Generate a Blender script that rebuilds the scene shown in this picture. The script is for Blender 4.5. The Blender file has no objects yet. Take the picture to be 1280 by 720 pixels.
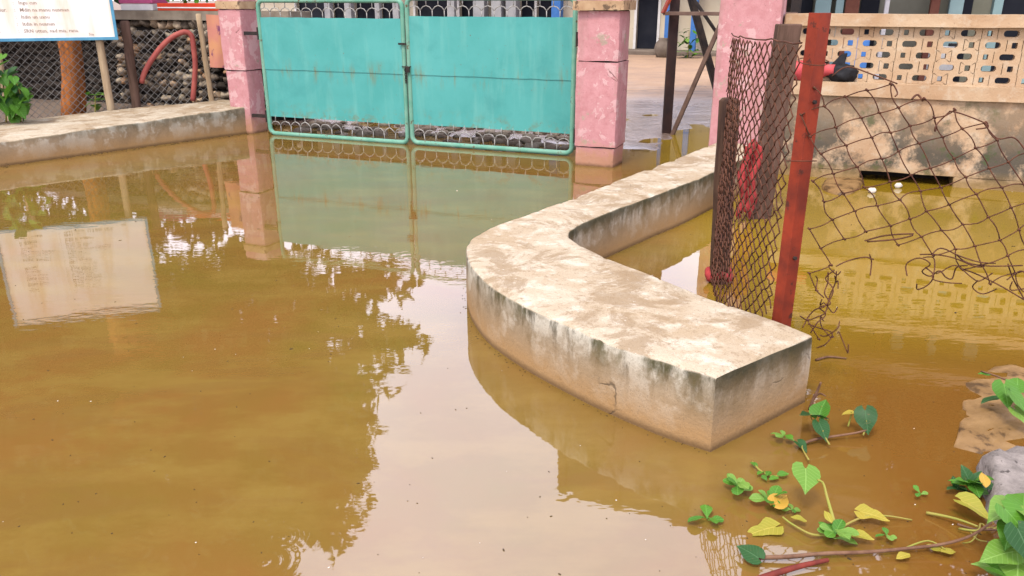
import bpy, bmesh, math, random
import numpy as np
from mathutils import Vector, Matrix, noise as mnoise
R = math.radians
random.seed(7)
scene = bpy.context.scene
COL = scene.collection

# ---------------------------------------------------------------- camera
H, F = 1.55, 1000.0                       # eye height above the water, focal length in px of a 1280 px wide picture
TH = math.atan(0.36)
CT, ST = math.cos(TH), math.sin(TH)
cam = bpy.data.cameras.new('camera'); camo = bpy.data.objects.new('camera', cam); COL.objects.link(camo)
camo.location = (0, 0, H); camo.rotation_euler = (R(90) - TH, 0, 0)
cam.sensor_width = 36; cam.lens = 36 * F / 1280.0
cam.clip_start = 0.05; cam.clip_end = 3000
scene.camera = camo

# ---------------------------------------------------------------- world, sun, exposure
SUN_EL, SUN_AZ = R(58), R(-150)           # azimuth from +Y (into the picture), clockwise
w = bpy.data.worlds.new('World'); scene.world = w; w.use_nodes = True
nt = w.node_tree; N = nt.nodes; L = nt.links
bg = N['Background']; bg.inputs['Strength'].default_value = 0.1
sky = N.new('ShaderNodeTexSky'); sky.sky_type = 'NISHITA'; sky.sun_disc = False
sky.sun_elevation = SUN_EL; sky.sun_rotation = SUN_AZ; sky.dust_density = 3.0
tc = N.new('ShaderNodeTexCoord'); nz = N.new('ShaderNodeTexNoise')
nz.inputs['Scale'].default_value = 2.2; nz.inputs['Detail'].default_value = 5
L.new(tc.outputs['Generated'], nz.inputs['Vector'])
cr = N.new('ShaderNodeValToRGB')
cr.color_ramp.elements[0].position = 0.3; cr.color_ramp.elements[0].color = (0.62, 0.61, 0.74, 1)
cr.color_ramp.elements[1].position = 0.72; cr.color_ramp.elements[1].color = (0.90, 0.87, 1.0, 1)
L.new(nz.outputs['Fac'], cr.inputs['Fac'])
sc_ = N.new('ShaderNodeVectorMath'); sc_.operation = 'SCALE'; sc_.inputs['Scale'].default_value = 16.0
L.new(cr.outputs['Color'], sc_.inputs[0])
mx = N.new('ShaderNodeMixRGB'); mx.inputs['Fac'].default_value = 0.85
L.new(sky.outputs['Color'], mx.inputs['Color1']); L.new(sc_.outputs['Vector'], mx.inputs['Color2'])
L.new(mx.outputs['Color'], bg.inputs['Color'])
sl = bpy.data.lights.new('sun', 'SUN'); so = bpy.data.objects.new('sun', sl); COL.objects.link(so)
sl.energy = 1.8; sl.angle = R(14); sl.color = (1.0, 0.93, 0.82)
sd = Vector((math.sin(SUN_AZ) * math.cos(SUN_EL), math.cos(SUN_AZ) * math.cos(SUN_EL), math.sin(SUN_EL)))
so.rotation_euler = sd.to_track_quat('Z', 'Y').to_euler()
vs = scene.view_settings; vs.view_transform = 'Standard'; vs.look = 'None'; vs.gamma = 1; vs.use_curve_mapping = False
vs.exposure = 1.28

# ---------------------------------------------------------------- survey helpers (photo measurements -> metres)
def P(u, v, h=0.0):
    """the point at height h above the water that the photo shows at pixel (u, v)"""
    x = (u - 640) / F; y = (v - 360) / F
    dz = -ST - y * CT; dy = CT - y * ST
    t = (h - H) / dz
    return Vector((x * t, dy * t, h))
def PY(u, v, Y):
    x = (u - 640) / F; y = (v - 360) / F
    dz = -ST - y * CT; dy = CT - y * ST
    t = Y / dy
    return Vector((x * t, Y, H + dz * t))
GA = Vector((-2.95, 9.85, 0)); GD = Vector((0.927, -0.375, 0)); GM = Vector((0.375, 0.927, 0))
def G(s, q, z=0.0):
    """compound-wall coordinates: s along the gate line, q behind it"""
    p = GA + GD * s + GM * q
    return Vector((p.x, p.y, z))
def S(u, q):
    a = GA + GM * q; k = (u - 640) / F * (CT)
    return (k * a.y - a.x) / (GD.x - k * GD.y)
def SZ(u, q, z):
    lo, hi = -40.0, 40.0
    for _ in range(50):
        m = (lo + hi) / 2; p = G(m, q, z); D = p.y * CT + (H - z) * ST
        uu = 640 + F * p.x / D if D > 0.1 else 9e9
        if uu < u: lo = m
        else: hi = m
    return lo
GROT = math.atan2(GD.y, GD.x)

# ---------------------------------------------------------------- mesh helpers
class MB:
    def __init__(s): s.v = []; s.f = []
    def add(s, vs, fs):
        o = len(s.v); s.v += [tuple(a) for a in vs]; s.f += [tuple(i + o for i in f) for f in fs]; return s
    def hexa(s, b, t):
        """b, t: four bottom and four top corners (counter-clockwise from above)"""
        return s.add(list(b) + list(t), [(3, 2, 1, 0), (4, 5, 6, 7), (0, 1, 5, 4), (1, 2, 6, 5), (2, 3, 7, 6), (3, 0, 4, 7)])
    def box(s, x0, x1, y0, y1, z0, z1):
        return s.hexa([(x0, y0, z0), (x1, y0, z0), (x1, y1, z0), (x0, y1, z0)], [(x0, y0, z1), (x1, y0, z1), (x1, y1, z1), (x0, y1, z1)])
    def gbox(s, s0, s1, q0, q1, z0, z1):
        """box in compound-wall coordinates"""
        c = [(s0, q0), (s1, q0), (s1, q1), (s0, q1)]
        return s.hexa([G(a, b, z0) for a, b in c], [G(a, b, z1) for a, b in c])
    def bar(s, a, b, w, d, up=(0, 0, 1)):
        a = Vector(a); b = Vector(b); ax = (b - a).normalized(); up = Vector(up)
        if abs(ax.dot(up)) > 0.98: up = Vector((0, 1, 0))
        sx = ax.cross(up).normalized() * (w / 2); sy = sx.cross(ax).normalized() * (d / 2)
        c = [-sx - sy, sx - sy, sx + sy, -sx + sy]
        return s.hexa([a + k for k in c], [b + k for k in c])
    def tube(s, pts, r, n=8, cap=True, closed=False):
        pts = [Vector(p) for p in pts]; m = len(pts); vs = []; prev = None
        for i, p in enumerate(pts):
            if closed: tg = pts[(i + 1) % m] - pts[i - 1]
            else: tg = pts[min(i + 1, m - 1)] - pts[max(i - 1, 0)]
            tg = tg.normalized() if tg.length > 1e-9 else Vector((0, 0, 1))
            if prev is None:
                ref = Vector((0, 0, 1)) if abs(tg.z) < 0.9 else Vector((1, 0, 0))
                a = tg.cross(ref).normalized()
            else:
                a = prev - tg * prev.dot(tg)
                a = a.normalized() if a.length > 1e-6 else tg.orthogonal().normalized()
            prev = a; b = tg.cross(a)
            rr = r[i] if isinstance(r, (list, tuple)) else r
            for k in range(n):
                t = 2 * math.pi * k / n; vs.append(p + a * (rr * math.cos(t)) + b * (rr * math.sin(t)))
        fs = []
        for i in range(m if closed else m - 1):
            j = (i + 1) % m
            for k in range(n):
                l = (k + 1) % n; fs.append((i * n + k, i * n + l, j * n + l, j * n + k))
        if cap and not closed:
            fs.append(tuple(range(n - 1, -1, -1))); fs.append(tuple((m - 1) * n + k for k in range(n)))
        return s.add(vs, fs)
    def mesh(s, name, smooth=False):
        me = bpy.data.meshes.new(name); me.from_pydata(s.v, [], s.f); me.update()
        if smooth: me.polygons.foreach_set('use_smooth', [True] * len(me.polygons))
        return me
    def build(s, name, mat, parent=None, smooth=False, bevel=0, world=True, seg=2):
        if parent is not None and world:
            o = parent
            off = Vector((0, 0, 0))
            while o is not None: off += o.location; o = o.parent
            s.v = [(a[0] - off.x, a[1] - off.y, a[2] - off.z) for a in s.v]
        return link(s.mesh(name, smooth), name, mat, parent, bevel, seg)
def link(me, name, mat, parent=None, bevel=0, seg=2, loc=None, rot=None, scale=None):
    if mat is not None and not me.materials: me.materials.append(mat)
    o = bpy.data.objects.new(name, me); COL.objects.link(o)
    if parent is not None: o.parent = parent
    if loc is not None: o.location = loc
    if rot is not None: o.rotation_euler = rot
    if scale is not None: o.scale = scale if not isinstance(scale, (int, float)) else (scale,) * 3
    if bevel:
        b = o.modifiers.new('bevel', 'BEVEL'); b.width = bevel; b.segments = seg; b.limit_method = 'ANGLE'
    return o
def tag(o, label=None, cat=None, group=None, kind=None):
    if label: o['label'] = label
    if cat: o['category'] = cat
    if group: o['group'] = group
    if kind: o['kind'] = kind
    return o
def thing(name, label, cat, loc=(0, 0, 0), group=None):
    o = bpy.data.objects.new(name, None); o.empty_display_size = 0.1; COL.objects.link(o); o.location = loc
    return tag(o, label, cat, group)
def jit(me, amp, freq, seed=0):
    for v in me.vertices:
        n = mnoise.noise_vector(Vector(v.co) * freq + Vector((seed, seed * 2.3, 0)))
        v.co += n * amp

# ---------------------------------------------------------------- materials
ALB = 0.80      # one reflectance scale for the whole palette
class NB:
    """tiny node builder"""
    def __init__(s, name):
        s.m = bpy.data.materials.new(name); s.m.use_nodes = True; s.t = s.m.node_tree
        s.b = s.t.nodes['Principled BSDF']; s.geo = s.n('ShaderNodeNewGeometry'); s.pos = s.geo.outputs['Position']
    def n(s, t, **k):
        nd = s.t.nodes.new(t)
        for a, b in k.items(): setattr(nd, a, b)
        return nd
    def set(s, inp, val):
        if hasattr(val, 'is_linked') or hasattr(val, 'links'): s.t.links.new(val, inp)
        else: inp.default_value = val
    def vec(s, scale=(1, 1, 1), src=None):
        m = s.n('ShaderNodeMapping'); m.inputs['Scale'].default_value = scale
        s.t.links.new(src or s.pos, m.inputs['Vector']); return m.outputs['Vector']
    def noise(s, scale, detail=4, rough=0.55, vec=None, dist=0.0):
        k = s.n('ShaderNodeTexNoise'); k.inputs['Scale'].default_value = scale; k.inputs['Detail'].default_value = detail
        k.inputs['Roughness'].default_value = rough; k.inputs['Distortion'].default_value = dist
        s.t.links.new(vec or s.pos, k.inputs['Vector']); return k.outputs['Fac']
    def crack(s, scale, width, keep=0.55, dist=0.35):
        nz_ = s.n('ShaderNodeTexNoise'); nz_.inputs['Scale'].default_value = scale * 2.2; nz_.inputs['Detail'].default_value = 4
        s.t.links.new(s.pos, nz_.inputs['Vector'])
        a = s.n('ShaderNodeVectorMath'); a.operation = 'MULTIPLY_ADD'; a.inputs[1].default_value = (dist / scale,) * 3
        s.t.links.new(nz_.outputs['Color'], a.inputs[0]); s.t.links.new(s.pos, a.inputs[2])
        v = s.n('ShaderNodeTexVoronoi'); v.feature = 'DISTANCE_TO_EDGE'; v.inputs['Scale'].default_value = scale
        s.t.links.new(a.outputs[0], v.inputs['Vector'])
        return s.math('MULTIPLY', s.ramp(v.outputs['Distance'], [(0.0, 1.0), (width, 0.0)]), s.ramp(s.noise(scale * 0.9, 3), [(keep, 0.0), (keep + 0.05, 1.0)]))
    def ramp(s, fac, stops, mode='LINEAR'):
        r = s.n('ShaderNodeValToRGB'); r.color_ramp.interpolation = mode; e = r.color_ramp.elements
        while len(e) < len(stops): e.new(0.5)
        for i, (p, c) in enumerate(stops):
            e[i].position = p; e[i].color = (c, c, c, 1) if isinstance(c, (int, float)) else (*c, 1)
        s.set(r.inputs['Fac'], fac); return r.outputs['Color']
    def mix(s, fac, a, b, mode='MIX'):
        k = s.n('ShaderNodeMixRGB'); k.blend_type = mode
        s.set(k.inputs['Fac'], fac)
        for i, c in (('Color1', a), ('Color2', b)):
            s.set(k.inputs[i], (*c, 1) if isinstance(c, (tuple, list)) else c)
        return k.outputs['Color']
    def math(s, op, a, b=0.0, clamp=False):
        k = s.n('ShaderNodeMath'); k.operation = op; k.use_clamp = clamp
        s.set(k.inputs[0], a); s.set(k.inputs[1], b); return k.outputs[0]
    def xyz(s, src=None):
        k = s.n('ShaderNodeSeparateXYZ'); s.t.links.new(src or s.pos, k.inputs[0]); return k.outputs
    def rnd(s): return s.n('ShaderNodeObjectInfo').outputs['Random']
    def bump(s, h, strength=0.4, dist=0.01, normal=None):
        k = s.n('ShaderNodeBump'); k.inputs['Strength'].default_value = strength; k.inputs['Distance'].default_value = dist
        s.set(k.inputs['Height'], h)
        if normal: s.t.links.new(normal, k.inputs['Normal'])
        s.t.links.new(k.outputs['Normal'], s.b.inputs['Normal']); return k.outputs['Normal']
    def out(s, color=None, rough=0.8, spec=None, metal=None):
        if color is not None:
            color = s.mix(1.0, color, (ALB, ALB, ALB), 'MULTIPLY'); s.set(s.b.inputs['Base Color'], color)
        s.set(s.b.inputs['Roughness'], rough)
        if spec is not None: s.set(s.b.inputs['Specular IOR Level'], spec)
        if metal is not None: s.set(s.b.inputs['Metallic'], metal)
        return s.m
def paint(name, c1, c2, scale=6, rough=0.6, bump=0.2, rust=None, rust_at=0.66, rust_scale=9, spec=0.12):
    b = NB(name); col = b.mix(b.ramp(b.noise(scale, 5), [(0.35, 0.0), (0.65, 1.0)]), c1, c2)
    n2 = b.noise(rust_scale, 8, 0.65)
    if rust: col = b.mix(b.ramp(n2, [(rust_at, 0.0), (rust_at + 0.05, 1.0)]), col, rust)
    b.bump(n2, bump, 0.004); return b.out(col, rough, spec)

def mat_concrete(name, side=(0.29, 0.265, 0.205), dark=1.0, moss=0.85, ztop=0.30):
    b = NB(name); x = b.xyz(); z = x[2]
    nrm = b.xyz(b.geo.outputs['Normal'])
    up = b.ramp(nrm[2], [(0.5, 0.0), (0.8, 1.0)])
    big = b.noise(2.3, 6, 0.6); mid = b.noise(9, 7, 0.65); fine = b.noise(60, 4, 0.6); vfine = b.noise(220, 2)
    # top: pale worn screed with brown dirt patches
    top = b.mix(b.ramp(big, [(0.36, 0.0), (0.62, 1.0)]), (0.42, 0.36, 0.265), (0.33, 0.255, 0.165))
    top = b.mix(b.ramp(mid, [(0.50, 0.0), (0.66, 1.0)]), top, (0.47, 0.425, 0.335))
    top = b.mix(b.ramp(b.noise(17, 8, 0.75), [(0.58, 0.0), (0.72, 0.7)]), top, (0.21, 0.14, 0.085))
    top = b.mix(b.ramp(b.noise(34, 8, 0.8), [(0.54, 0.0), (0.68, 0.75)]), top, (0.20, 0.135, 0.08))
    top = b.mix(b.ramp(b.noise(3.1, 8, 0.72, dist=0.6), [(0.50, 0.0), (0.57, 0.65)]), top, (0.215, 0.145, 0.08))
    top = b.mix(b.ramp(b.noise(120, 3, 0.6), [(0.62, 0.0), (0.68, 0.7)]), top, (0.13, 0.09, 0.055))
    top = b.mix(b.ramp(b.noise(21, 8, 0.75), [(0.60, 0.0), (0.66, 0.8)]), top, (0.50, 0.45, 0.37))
    # sides: grey render, pale plaster patches, vertical algae streaks under the rim, silt line at the water
    sd_ = b.mix(b.ramp(mid, [(0.38, 0.0), (0.62, 1.0)]), side, (side[0] * 0.62, side[1] * 0.58, side[2] * 0.52))
    sd_ = b.mix(b.ramp(b.noise(4.5, 7, 0.6), [(0.50, 0.0), (0.56, 1.0)]), sd_, (0.40, 0.37, 0.295))
    streak = b.noise(10, 8, 0.7, b.vec((1, 1, 0.25)))
    zr = b.ramp(b.math('DIVIDE', z, ztop), [(0.25, 0.0), (0.90, 1.0)])
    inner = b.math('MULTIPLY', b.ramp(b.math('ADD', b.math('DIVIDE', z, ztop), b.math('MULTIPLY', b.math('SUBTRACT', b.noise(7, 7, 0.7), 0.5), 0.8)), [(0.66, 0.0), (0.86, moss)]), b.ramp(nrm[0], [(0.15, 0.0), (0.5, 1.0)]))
    st = b.math('MULTIPLY', b.ramp(streak, [(0.48, 0.0), (0.58, moss)]), zr)
    sd_ = b.mix(st, sd_, (0.040, 0.036, 0.022))
    grn = b.math('MULTIPLY', b.ramp(b.noise(5, 6, 0.7, b.vec((1, 1, 0.5))), [(0.52, 0.0), (0.64, moss)]), zr)
    sd_ = b.mix(grn, sd_, (0.055, 0.050, 0.018))
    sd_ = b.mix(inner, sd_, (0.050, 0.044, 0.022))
    silt = b.ramp(b.math('ADD', b.math('DIVIDE', z, ztop), b.math('MULTIPLY', b.math('SUBTRACT', mid, 0.5), 0.45)), [(0.15, 0.95), (0.95, 0.0)])
    sd_ = b.mix(silt, sd_, (0.31, 0.185, 0.078))
    wet = b.ramp(b.math('ADD', z, b.math('MULTIPLY', fine, 0.012)), [(0.014, 0.85), (0.042, 0.0)])
    sd_ = b.mix(wet, sd_, (0.12, 0.07, 0.03))
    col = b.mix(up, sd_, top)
    col = b.mix(b.ramp(vfine, [(0.30, 0.5), (0.42, 0.0)]), col, (0.12, 0.09, 0.06))
    if dark != 1.0: col = b.mix(1.0, col, (dark, dark, dark), 'MULTIPLY')
    ck = b.crack(2.2, 0.008, 0.60)
    col = b.mix(b.math('MULTIPLY', ck, 0.75), col, (0.06, 0.045, 0.03))
    h = b.math('SUBTRACT', b.math('ADD', b.math('MULTIPLY', mid, 0.8), b.math('MULTIPLY', fine, 0.5)), b.math('MULTIPLY', ck, 0.5))
    b.bump(h, 0.55, 0.010); return b.out(col, 0.9, 0.08)

def mat_pink(name):
    b = NB(name); x = b.xyz(); z = x[2]
    n1 = b.noise(4.6, 8, 0.68, dist=0.3); n2 = b.noise(14, 7, 0.7); n3 = b.noise(60, 3)
    col = b.mix(b.ramp(n2, [(0.4, 0.0), (0.65, 1.0)]), (0.47, 0.235, 0.235), (0.41, 0.185, 0.185))
    col = b.mix(b.ramp(n1, [(0.555, 0.0), (0.575, 0.85)]), col, (0.53, 0.335, 0.32))
    gr = b.noise(5, 8, 0.7, b.vec((1, 1, 0.18)))
    col = b.mix(b.ramp(gr, [(0.52, 0.0), (0.70, 0.65)]), col, (0.27, 0.17, 0.14))
    ck = b.crack(2.6, 0.010, 0.60)
    col = b.mix(b.math('MULTIPLY', ck, 0.9), col, (0.12, 0.055, 0.045))     # flaked coats showing paler paint
    col = b.mix(b.ramp(b.noise(5.5, 8, 0.7), [(0.61, 0.0), (0.64, 1.0)]), col, (0.34, 0.26, 0.20))   # bare plaster
    silt = b.ramp(b.math('ADD', z, b.math('MULTIPLY', b.math('SUBTRACT', n2, 0.5), 0.35)), [(0.08, 0.9), (0.24, 0.0)])
    col = b.mix(silt, col, (0.36, 0.19, 0.11))
    col = b.mix(b.ramp(b.math('ADD', z, b.math('MULTIPLY', n2, 0.05)), [(0.03, 0.85), (0.06, 0.0)]), col, (0.13, 0.07, 0.035))
    col = b.mix(b.ramp(n3, [(0.26, 0.6), (0.36, 0.0)]), col, (0.14, 0.08, 0.06))
    b.bump(b.math('SUBTRACT', b.math('ADD', n1, b.math('MULTIPLY', n2, 0.5)), b.math('MULTIPLY', ck, 0.6)), 0.6, 0.012); return b.out(col, 0.8, 0.1)

def mat_water():
    b = NB('muddy_water'); x = b.xyz()
    n1 = b.noise(0.55, 5, 0.6, dist=0.6); n2 = b.noise(2.6, 5, 0.65, b.vec((0.7, 1.4, 1)))
    col = b.mix(b.ramp(n1, [(0.40, 0.0), (0.60, 1.0)]), (0.172, 0.087, 0.0205), (0.148, 0.096, 0.0180))
    # water colour is yellower in the shallow pool behind the curved kerb
    yel = b.ramp(b.math('SUBTRACT', b.math('ADD', x[0], b.math('MULTIPLY', x[1], 0.45)), 1.9), [(0.6, 0.0), (1.5, 1.0)])
    yel = b.math('MULTIPLY', yel, b.ramp(b.math('SUBTRACT', x[0], b.math('MULTIPLY', x[1], 0.10)), [(0.5, 0.0), (0.9, 1.0)]))
    col = b.mix(yel, col, (0.205, 0.118, 0.0105))
    col = b.mix(b.ramp(n2, [(0.46, 0.0), (0.62, 0.8)]), col, (0.185, 0.115, 0.026))  # this mottling also paints mirrored foliage tones into the water colour
    sw = b.noise(1.1, 7, 0.7, b.vec((0.5, 1.6, 1)), 1.5)
    col = b.mix(b.ramp(sw, [(0.52, 0.0), (0.62, 0.5)]), col, (0.155, 0.085, 0.022))
    br = b.ramp(b.math('SUBTRACT', x[0], b.math('MULTIPLY', x[1], 0.25)), [(0.35, 0.0), (0.75, 1.0)]); br = b.math('MULTIPLY', br, b.ramp(x[1], [(2.7, 1.0), (3.6, 0.0)]))
    col = b.mix(br, col, (0.150, 0.066, 0.0125))
    col = b.mix(b.math('MULTIPLY', yel, b.ramp(b.math('MULTIPLY', x[1], 0.1), [(0.30, 0.0), (0.40, 0.85)])), col, (0.215, 0.140, 0.0085))
    mask = b.ramp(b.noise(0.8, 3, 0.5, dist=0.3), [(0.42, 0.12), (0.66, 1.0)])
    rip = b.noise(7.0, 3, 0.5, b.vec((0.55, 1.25, 1)))
    rip2 = b.noise(22.0, 2, 0.5, b.vec((0.6, 1.3, 1)))
    hgt = b.math('MULTIPLY', b.math('ADD', rip, b.math('MULTIPLY', rip2, 0.22)), mask)
    for (u, v, amp, k, a) in ((330, 703, 0.5, 190, 20), (205, 660, 0.30, 230, 26), (512, 322, 0.25, 90, 9), (565, 430, 0.10, 160, 20), (700, 618, 0.16, 170, 20), (70, 600, 0.2, 200, 24), (25, 655, 0.4, 170, 16), (320, 645, 0.3, 210, 20), (160, 690, 0.35, 190, 20), (350, 672, 0.25, 230, 22), (180, 425, 0.25, 110, 12), (270, 330, 0.3, 90, 10)):
        c = P(u, v)
        dx = b.math('SUBTRACT', x[0], c.x); dy = b.math('SUBTRACT', x[1], c.y)
        r = b.math('SQRT', b.math('ADD', b.math('MULTIPLY', dx, dx), b.math('MULTIPLY', dy, dy)))
        wv = b.math('MULTIPLY', b.math('SINE', b.math('MULTIPLY', r, float(k))), b.math('POWER', 2.718, b.math('MULTIPLY', r, float(-a))))
        hgt = b.math('ADD', hgt, b.math('MULTIPLY', wv, amp * 0.5))
    b.bump(hgt, 1.0, 0.0012)
    b.b.inputs['IOR'].default_value = 1.88
    return b.out(col, 0.02, 0.5)

def mat_ground():
    b = NB('yard_earth'); x = b.xyz(); z = x[2]
    n1 = b.noise(0.9, 7, 0.65); n2 = b.noise(6, 7, 0.65); n3 = b.noise(40, 3)
    dry = b.mix(b.ramp(n1, [(0.35, 0.0), (0.65, 1.0)]), (0.36, 0.22, 0.12), (0.27, 0.16, 0.09))
    wetc = b.mix(b.ramp(n2, [(0.4, 0.0), (0.6, 1.0)]), (0.20, 0.145, 0.115), (0.14, 0.095, 0.07))
    k = b.math('ADD', z, b.math('MULTIPLY', b.math('SUBTRACT', n1, 0.5), 0.09))
    wet = b.ramp(k, [(0.05, 1.0), (0.13, 0.0)])
    col = b.mix(wet, dry, wetc)
    col = b.mix(b.ramp(n3, [(0.28, 0.5), (0.4, 0.0)]), col, (0.10, 0.07, 0.05))
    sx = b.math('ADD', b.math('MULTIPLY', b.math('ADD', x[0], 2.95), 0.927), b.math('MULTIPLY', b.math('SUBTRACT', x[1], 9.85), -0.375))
    rear_dark = b.math('MULTIPLY', b.ramp(b.math('ADD', sx, 1.0), [(0.35, 1.0), (0.55, 0.0)]), b.ramp(b.math('MULTIPLY', x[1], 0.05), [(0.40, 1.0), (0.46, 0.6)]))
    col = b.mix(rear_dark, col, b.mix(b.ramp(b.noise(18, 7, 0.7), [(0.4, 0.0), (0.62, 1.0)]), (0.035, 0.028, 0.02), (0.09, 0.07, 0.045)))   # ground colour darkened behind the fence
    trk = b.noise(2.2, 7, 0.7, b.vec((0.35, 1.5, 1)), 0.6)
    col = b.mix(b.math('MULTIPLY', b.ramp(trk, [(0.54, 0.0), (0.62, 0.7)]), b.ramp(b.math('MULTIPLY', x[1], 0.05), [(0.72, 1.0), (0.95, 0.3)])), col, (0.115, 0.075, 0.055))
    b.bump(b.math('ADD', b.math('ADD', n2, trk), b.math('MULTIPLY', n3, 0.3)), 0.6, 0.025)
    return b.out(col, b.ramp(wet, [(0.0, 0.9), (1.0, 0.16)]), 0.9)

def mat_teal():
    b = NB('teal_gate_paint'); x = b.xyz(); z = x[2]
    n1 = b.noise(1.8, 6, 0.6); st = b.noise(7, 6, 0.6, b.vec((1, 1, 0.12))); n3 = b.noise(26, 6, 0.7)
    col = b.mix(b.ramp(n1, [(0.35, 0.0), (0.65, 1.0)]), (0.055, 0.275, 0.245), (0.075, 0.315, 0.285))
    col = b.mix(b.ramp(st, [(0.52, 0.0), (0.72, 0.55)]), col, (0.13, 0.36, 0.31))
    near = b.ramp(b.math('ABSOLUTE', b.math('SUBTRACT', z, 0.765)), [(0.0, 1.0), (0.16, 0.0)])
    rs = b.math('MULTIPLY', near, b.ramp(b.noise(7, 7, 0.7, b.vec((1.3, 1.3, 0.2))), [(0.52, 0.0), (0.64, 0.8)]))
    col = b.mix(rs, col, (0.16, 0.14, 0.05))
    col = b.mix(b.ramp(n3, [(0.66, 0.0), (0.70, 0.9)]), col, (0.12, 0.075, 0.035))
    col = b.mix(b.ramp(b.noise(2.2, 7, 0.65, dist=0.5), [(0.52, 0.0), (0.66, 0.5)]), col, (0.045, 0.235, 0.215))
    low = b.math('MULTIPLY', b.ramp(z, [(0.24, 1.0), (0.42, 0.0)]), b.ramp(b.noise(11, 7, 0.7), [(0.5, 0.0), (0.64, 0.8)]))
    col = b.mix(low, col, (0.13, 0.17, 0.10))
    b.bump(n1, 0.25, 0.02); return b.out(col, 0.5, 0.22)

def mat_lattice(name='lattice_wall_plaster', mossy=False):
    b = NB(name); x = b.xyz(); z = x[2]
    n1 = b.noise(2.2, 7, 0.62, dist=0.4); n2 = b.noise(11, 7, 0.68); n3 = b.noise(70, 3)
    col = b.mix(b.ramp(n1, [(0.36, 0.0), (0.64, 1.0)]), (0.47, 0.345, 0.22), (0.38, 0.245, 0.14))
    col = b.mix(b.ramp(n2, [(0.52, 0.0), (0.68, 0.6)]), col, (0.50, 0.42, 0.31))
    if mossy:
        low = b.ramp(b.math('ADD', z, b.math('MULTIPLY', b.math('SUBTRACT', n1, 0.5), 0.5)), [(0.30, 1.0), (0.95, 0.15)])
        m = b.math('MULTIPLY', low, b.ramp(b.noise(2.6, 9, 0.72), [(0.44, 0.0), (0.54, 0.92)]))
        col = b.mix(m, col, (0.062, 0.058, 0.046))
        g = b.math('MULTIPLY', low, b.ramp(b.noise(5.2, 8, 0.7), [(0.58, 0.0), (0.67, 0.9)]))
        col = b.mix(g, col, (0.06, 0.085, 0.03))
        col = b.mix(b.ramp(z, [(0.03, 0.8), (0.16, 0.0)]), col, (0.25, 0.16, 0.06))
    else:
        col = b.mix(b.ramp(b.noise(4, 8, 0.7, b.vec((1, 1, 0.4))), [(0.60, 0.0), (0.70, 0.6)]), col, (0.22, 0.16, 0.10))
        col = b.mix(b.math('MULTIPLY', b.ramp(z, [(1.26, 0.0), (1.30, 1.0)]), b.ramp(n1, [(0.5, 0.0), (0.6, 0.7)])), col, (0.42, 0.25, 0.04))
    col = b.mix(b.ramp(n3, [(0.27, 0.5), (0.38, 0.0)]), col, (0.15, 0.10, 0.07))
    b.bump(b.math('ADD', n2, b.math('MULTIPLY', n3, 0.25)), 0.45, 0.012); return b.out(col, 0.9, 0.08)

def mat_random(name, stops, rough=0.85, scale=24, dirt=(0.05, 0.04, 0.03), bump=0.5):
    b = NB(name); col = b.ramp(b.rnd(), stops); n = b.noise(scale, 6, 0.65)
    col = b.mix(b.ramp(n, [(0.45, 0.0), (0.7, 0.6)]), col, dirt)
    b.bump(n, bump, 0.01); return b.out(col, rough, 0.06)

def mat_leaf(name, c1, c2, rough=0.45, trans=0.25, veins=True):
    b = NB(name); n = b.noise(9, 4)
    ob = b.rnd()
    col = b.mix(b.math('ADD', b.math('MULTIPLY', ob, 0.6), b.math('MULTIPLY', b.math('SUBTRACT', n, 0.3), 0.8), clamp=True), c1, c2)
    if veins:
        t_ = b.xyz(b.n('ShaderNodeTexCoord').outputs['Object']); ax = b.math('ABSOLUTE', t_[0])
        sv = b.math('SINE', b.math('MULTIPLY', b.math('SUBTRACT', t_[1], b.math('MULTIPLY', ax, 0.75)), 42.0))
        vn = b.math('MAXIMUM', b.ramp(ax, [(0.008, 1.0), (0.022, 0.0)]), b.ramp(sv, [(0.86, 0.0), (0.99, 0.55)]))
        col = b.mix(b.math('MULTIPLY', vn, 0.45), col, tuple(min(1, x * 1.6 + 0.06) for x in c1))
        b.bump(vn, 0.35, 0.004)
        spt = b.noise(55, 4, 0.7); col = b.mix(b.ramp(spt, [(0.66, 0.0), (0.70, 0.6)]), col, (0.13, 0.10, 0.03))
    b.out(col, rough, 0.22)
    tr = b.n('ShaderNodeBsdfTranslucent'); b.t.links.new(col, tr.inputs['Color'])
    mxs = b.n('ShaderNodeMixShader'); mxs.inputs['Fac'].default_value = trans
    o = b.t.nodes['Material Output']
    b.t.links.new(b.b.outputs[0], mxs.inputs[1]); b.t.links.new(tr.outputs[0], mxs.inputs[2]); b.t.links.new(mxs.outputs[0], o.inputs['Surface'])
    return b.m

def mat_wood(name, c1, c2, rough=0.85):
    b = NB(name); g = b.noise(16, 6, 0.65, b.vec((1, 1, 0.12))); n = b.noise(5, 5)
    col = b.mix(b.ramp(g, [(0.38, 0.0), (0.62, 1.0)]), c1, c2)
    col = b.mix(b.ramp(n, [(0.55, 0.0), (0.75, 0.5)]), col, tuple(x * 0.45 for x in c2))
    b.bump(g, 0.8, 0.012); return b.out(col, rough, 0.06)

def mat_sign():
    b = NB('sign_sheet'); x = b.xyz(); n = b.noise(2.5, 6, 0.6); st = b.noise(5, 6, 0.6, b.vec((1, 1, 0.15)))
    col = b.mix(b.ramp(st, [(0.50, 0.0), (0.72, 0.8)]), (0.74, 0.70, 0.64), (0.62, 0.44, 0.24))
    col = b.mix(b.ramp(n, [(0.55, 0.0), (0.7, 0.4)]), col, (0.62, 0.50, 0.34))
    return b.out(col, 0.5, 0.4)

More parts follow.
